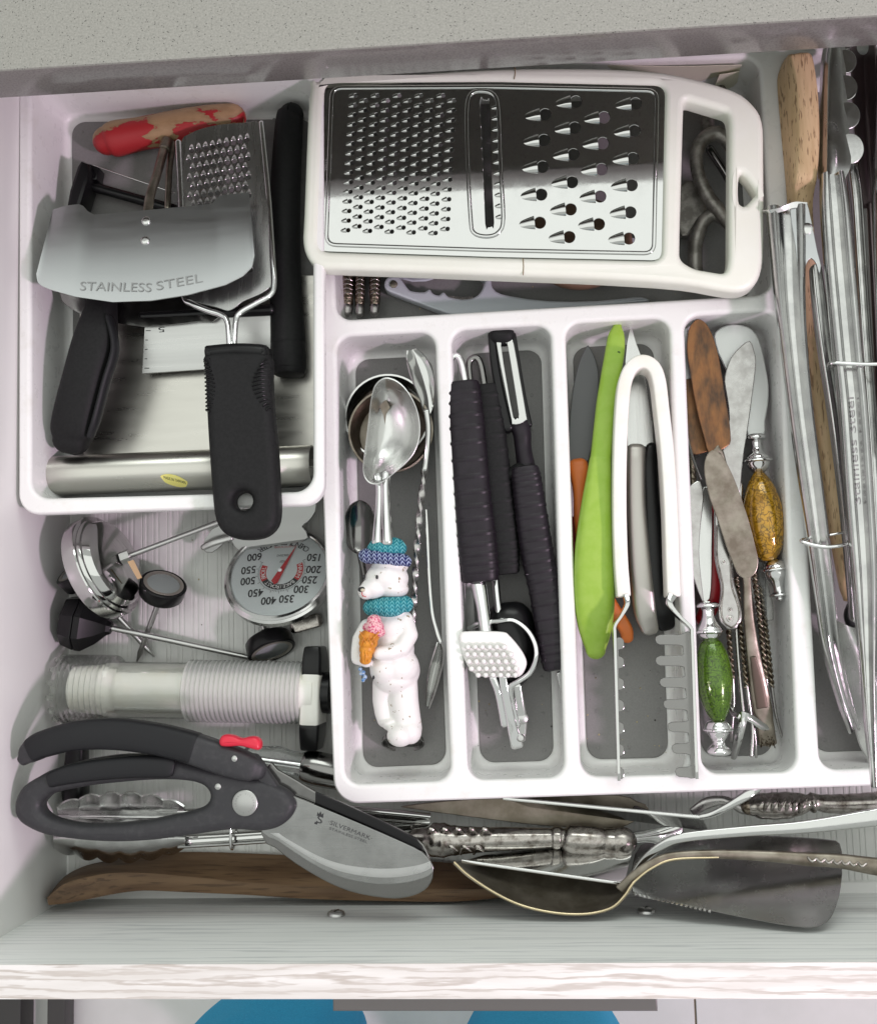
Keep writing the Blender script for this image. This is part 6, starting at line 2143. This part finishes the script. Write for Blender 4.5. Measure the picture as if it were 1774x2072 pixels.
t = thing('steel_tongs', 'steel tongs with a rivet and torn top edge, leftmost of the long tongs', 'tongs', 1640, 900, 3)
arm = [(1590, 418, 8.2, 46, .5), (1594, 500, 8.2, 42, .5), (1598, 600, 8.2, 36, .5), (1606, 700, 8.1, 31, .5), (1620, 830, 7.9, 28, .48), (1640, 980, 7.6, 27, .45), (1655, 1090, 7.2, 25, .45), (1668, 1200, 6.6, 23, .42), (1679, 1297, 6.0, 21, .4), (1692, 1360, 5.4, 19, .35), (1708, 1420, 4.8, 17, .28), (1728, 1480, 4.2, 15, .15)]
arm = [(x, y, z, w * .82, h) for x, y, z, w, h in arm]
sweep('left_arm', arm, tong_steel, t, 'chan', n=5, cap='flat', angle=45)
hg = plate('hinge_plate', [Z12((395, 1262), (430, 1236), (480, 1238), (522, 1238), (545, 1330), (570, 1450), (600, 1600), (625, 1700), (610, 1760), (590, 1690), (552, 1645), (515, 1690), (490, 1800), (455, 1800), (440, 1600), (410, 1400))], 8.5, .12, .04, scuffed, t, sm=2)
p = W(*Z12((521, 1427))[0], 8.5)
lathe('rivet', p - Vector((0, 0, .05)), p + Vector((0, 0, 1)), [(0, .36), (.1, .34), (.15, .22), (.16, .01)], steel, hg, 20)
sheet('torn_lip', [[(1543, 427, 8.3), (1556, 424, 8.7), (1580, 419, 8.75), (1606, 408, 8.7), (1633, 409, 8.5)], [(1546, 431, 8.0), (1560, 432, 8.55), (1582, 428, 8.6), (1607, 420, 8.6), (1634, 422, 8.4)]], .06, steel, t, 2, 6)
sweep('right_arm', [(1650, 545, 7.6, 11, .35), (1656, 600, 7.6, 13, .4), (1668, 700, 7.4, 13, .4), (1690, 850, 7.0, 12, .4), (1708, 1000, 6.6, 11, .38), (1718, 1100, 6.2, 11, .35), (1730, 1250, 5.4, 10, .3)], tong_steel, t, 'ridge', cap='round')
rows = [[(1690, 1255, 6.3), (1700, 1310, 5.8), (1712, 1380, 5.2), (1724, 1440, 4.7), (1738, 1500, 4.3), (1758, 1540, 4.2)],
        [(1706, 1262, 5.6), (1722, 1315, 4.9), (1736, 1380, 4.3), (1748, 1440, 3.9), (1758, 1500, 3.7), (1768, 1542, 3.9)],
        [(1722, 1270, 5.4), (1744, 1320, 4.6), (1760, 1380, 4.0), (1772, 1440, 3.6), (1780, 1500, 3.5), (1784, 1544, 3.8)],
        [(1738, 1278, 5.6), (1766, 1326, 5.0), (1788, 1380, 4.5), (1804, 1440, 4.2), (1812, 1500, 4.1), (1808, 1546, 4.2)]]
sheet('scoop', rows, .1, tong_steel, t, 4, 4, 60)
sweep('clip_ring', Z13((690, 1620, 6.2, 2.6), (830, 1600, 6.4, 2.6), (845, 1650, 7.2, 3.2), (800, 1690, 7.8, 3.6), (680, 1708, 8.0, 4), (580, 1698, 8.0, 4), (490, 1672, 7.9, 3.8), (482, 1655, 7.6, 3.4), (520, 1650, 7.0, 3)), chrome, t)

t = thing('steel_tongs', 'long steel tongs with scalloped jaw and embossed lettering, in the middle', 'tongs', 1720, 700, 3)
arm = [(1683, 352, 8.6, 22, .5), (1689, 420, 8.6, 27, .5), (1697, 520, 8.6, 28, .5), (1706, 620, 8.6, 28, .5), (1716, 730, 8.6, 27, .5), (1726, 830, 8.6, 27, .5), (1738, 1000, 8.6, 26, .48), (1748, 1150, 8.5, 23, .45), (1752, 1260, 8.4, 18, .42), (1755, 1360, 8.3, 13, .4), (1760, 1470, 8.2, 9, .35), (1768, 1590, 8.1, 5, .2)]
sweep('upper_arm', arm, tong_steel, t, 'ridge', n=5, cap=('flat', 'round'), angle=40)
gv, gf, gw = glyphs('Stainless Steel')
a, b = W(1742, 1020, 8.63), W(1727, 803, 8.63)
u = b - a
v = Vector((0, 0, 1)).cross(u).normalized()
V = [a + u * (x / gw) + v * (y * .36) for x, y in gv]
n0 = len(V)
V2 = V + [q - Vector((0, 0, .08)) for q in V]
mk('embossed_lettering', V2, gf + [tuple(i + n0 for i in f[::-1]) for f in gf], etch, t, smooth=False)
rows = []
for g, dz in ((0, -.7), (.18, .1), (.45, .45), (.75, .3), (1, .05)):
    rows.append([(x, y, 7.95 + dz) for x, y in Z12(*[(a + (b - a) * g, y) for a, b, y in ((645, 800, 60), (622, 805, 200), (612, 812, 400), (606, 822, 600), (600, 840, 800), (598, 842, 960), (600, 800, 1060))])])
sheet('scalloped_jaw', rows, .1, tong_steel, t, 4, 5, 50)
for x, y, r_, tl in ((800, 20, 78, .06), (805, 190, 82, -.12), (808, 385, 86, .10), (822, 590, 92, -.08), (838, 835, 104, .03)):
    c = Z12((x, y))[0]
    pz = W(c[0], c[1], 8.05)
    pl_ = (8.05 - tl * pz.x - .10 * pz.y, tl, .10)
    plate('scallop', [disc(c[0], c[1], r_ * .274, 28, r_ * .30)], pl_, .1, .04, tong_steel, t, bseg=2)
sweep('lower_arm', [(1724, 340, 7.0, 10, .3), (1732, 400, 7.0, 11, .35), (1740, 520, 7.0, 11, .35), (1752, 700, 7.0, 11, .35), (1770, 950, 7.0, 11, .35), (1784, 1200, 7.0, 11, .35)], tong_steel, t, 'ridge', cap='round')
sweep('clip_ring', [(1680, 744, 7.6, 3), (1676, 738, 8.3, 3.6), (1686, 734, 9.1, 4), (1720, 736, 9.25, 4), (1760, 737, 9.25, 4), (1800, 736, 9.2, 4), (1815, 738, 8.4, 3.5)], chrome, t)

t = thing('dark_ladle', 'dark glossy serving spoon at the very back right corner behind the tongs', 'spoon', 1755, 250, 3)
rows = [[(1722, 85, 6.5), (1726, 180, 6.7), (1735, 300, 6.9), (1748, 420, 7.0)], [(1745, 80, 5.6), (1750, 180, 5.8), (1757, 300, 6.2), (1763, 420, 6.8)], [(1768, 85, 6.6), (1774, 180, 6.8), (1778, 300, 7.0), (1778, 420, 7.0)]]
plum_metal = M('plum_metal', (.26, .21, .22), .38, 1, bump=.05, bscale=90)
sheet('bowl', rows, .12, plum_metal, t, 4, 4, 60)
sweep('handle', [(1763, 415, 6.9, 8, .3), (1772, 600, 6.9, 8, .3), (1786, 900, 6.9, 8, .3)], plum_metal, t, 'rr')
t = thing('steel_tongs', 'partly cropped steel tongs at the right edge of the picture', 'tongs', 1790, 500, 3)
sweep('arm', [(1790, 90, 7.6, 14, .4), (1788, 250, 7.8, 16, .4), (1782, 360, 8.0, 14, .4), (1786, 420, 8.1, 18, .45), (1795, 600, 8.2, 20, .45), (1810, 900, 8.2, 20, .45)], tong_steel, t, 'ridge', cap='round')
t = thing('wooden_stick', 'slim brown wooden handle wedged between the long steel tongs', 'wooden spoon', 1735, 600, 3)
sweep('stick', [(1722, 330, 5.6, 10, .4), (1732, 480, 5.6, 10, .4), (1745, 680, 5.6, 11, .4), (1765, 950, 5.4, 11, .4), (1780, 1150, 5.2, 11, .4)], brown_wood, t, 'rr')
t = thing('black_spoon', 'rounded black plastic spoon tip between the tongs at the lower right', 'spoon', 1725, 1250, 2.2)
sweep('tip', ZR((330, 560, 4.2, 14, .3), (312, 620, 4.1, 15, .3), (318, 680, 4.0, 13, .3)), black_plastic, t, 'rr')
sweep('stem', ZR((330, 560, 4.2, 6, .25), (380, 200, 4.2, 6, .25), (420, -200, 4.2, 6, .25)), black_plastic, t, 'rr')

# ================================================================== BELOW THE DRAWER
# standing person: only the thighs of the blue trousers come into the picture
def leg_stations(sx, px_c):
    c = W(px_c, 2072, -28)
    x = c.x
    yF = -38.0
    return [(x * .55 + 4.5 * sx * 0, yF - 6, 14, 13.5, 12.0), (x * .85, yF - 1, 4, 9.6, 10.2), (x, yF, -8, 8.8, 9.2), (x * 1.0, yF + .3, -18, 8.4, 8.6), (x * 1.0, yF + .6, -26, 7.9, 8.0), (x * 1.0, yF, -36, 7.0, 7.0), (x * 1.0, yF - 6, -48, 5.8, 6.0), (x, yF - 17, -60, 5.2, 5.4), (x, yF - 22, FLOOR_Z + 2.5, 5.2, 5.6)]


import bmesh
bm = bmesh.new()
legs_x = []
for px_c in (562, 1098):
    sts = cr(leg_stations(1, px_c), 14)
    legs_x.append(sts[-1][0])
    for s_ in sts:
        m = Matrix.Translation(Vector(s_[:3])) @ Matrix.Diagonal((s_[3], s_[4], 4.0, 1))
        bmesh.ops.create_icosphere(bm, subdivisions=2, radius=1, matrix=m)
mid = (legs_x[0] + legs_x[1]) / 2
for dx, z, rx in ((-6, 12, 12), (6, 12, 12), (0, 14, 15), (0, 17, 15)):
    bmesh.ops.create_icosphere(bm, subdivisions=3, radius=1, matrix=Matrix.Translation((mid * .55 + dx, -48, z)) @ Matrix.Diagonal((rx, 11, 7, 1)))
me = bpy.data.meshes.new('tmp')
bm.to_mesh(me)
bm.free()
ob = bpy.data.objects.new('tmp', me)
COL.objects.link(ob)
r = ob.modifiers.new('r', 'REMESH')
r.mode = 'VOXEL'
r.voxel_size = .8
s_ = ob.modifiers.new('s', 'SMOOTH')
s_.factor = .5
s_.iterations = 10
m2 = bpy.data.meshes.new_from_object(ob.evaluated_get(bpy.context.evaluated_depsgraph_get()))
V = [v.co.copy() for v in m2.vertices]
Fc = [tuple(p.vertices) for p in m2.polygons]
bpy.data.objects.remove(ob)
person = thing('person', 'person in blue trousers standing close to the open drawer', 'person', 830, 2072, FLOOR_Z)
mk('trousers', V, Fc, blue_cloth, person, angle=80)
for x in legs_x:
    V, Fc = sweep_world([(x, -70, FLOOR_Z + 3, 3.6, 3.0), (x, -65, FLOOR_Z + 3.4, 4.2, 3.3), (x, -60, FLOOR_Z + 2.6, 4.4, 2.5), (x, -55, FLOOR_Z + 2.0, 4.0, 1.9)], 'rr', 5)
    recalc(mk('shoe', V, Fc, shoe_dark, person))

# dark metal base rails on the floor at the left
t = thing('furniture_base', 'dark metal base rails of furniture on the floor left below the drawer', 'furniture base', 60, 2060, FLOOR_Z)
for x0, x1, h_ in ((-30, 42, 4.0), (94, 132, 3.0)):
    a, b = W(x0, 2055, FLOOR_Z + h_), W(x1, 2055, FLOOR_Z + h_)
    V, Fc = boxw(a.x, b.x, a.y - 30, a.y + 25, FLOOR_Z + .02, FLOOR_Z + h_, .3)
    mk('rail', V, Fc, frame_dark, t)
a, b = W(42, 2055, FLOOR_Z + 4), W(94, 2055, FLOOR_Z + 3)
V, Fc = boxw(a.x + .01, b.x - .01, a.y - 24, a.y - 21, FLOOR_Z + .5, FLOOR_Z + 2.5, .2)
mk('crossbar', V, Fc, frame_dark, t)

# crumbs and specks on the tray floors
sp = []
rr = random.Random(5)
for x0, y0, x1, y1, n in ((730, 980, 880, 1530, 16), (960, 1400, 1120, 1530, 18), (1185, 1340, 1350, 1530, 26), (1430, 1480, 1580, 1530, 8), (790, 560, 1500, 625, 10), (250, 1080, 480, 1300, 8)):
    for _ in range(n):
        x, y = rr.uniform(x0, x1), rr.uniform(y0, y1)
        z = .17 if x < 600 else 2.11
        r_ = cmpx(rr.choice((.7, .9, 1.2, 2.0)), z)
        c = W(x, y, z)
        sp.append(([c + Vector((r_ * math.cos(a) * rr.uniform(.6, 1.3), r_ * math.sin(a) * rr.uniform(.6, 1.3), 0)) for a in [k * 2 * math.pi / 6 for k in range(6)]] + [c + Vector((0, 0, r_ * .8))],
                   [(k, (k + 1) % 6, 6) for k in range(6)]))
V, Fc = join(*sp)
tag(mk('crumbs', V, Fc, M('crumb', (.42, .36, .22), .8, col2=(.05, .045, .04), nscale=40, nlo=.48, nhi=.52)), 'tiny crumbs and specks scattered on the tray floors', 'crumbs', kind='stuff')
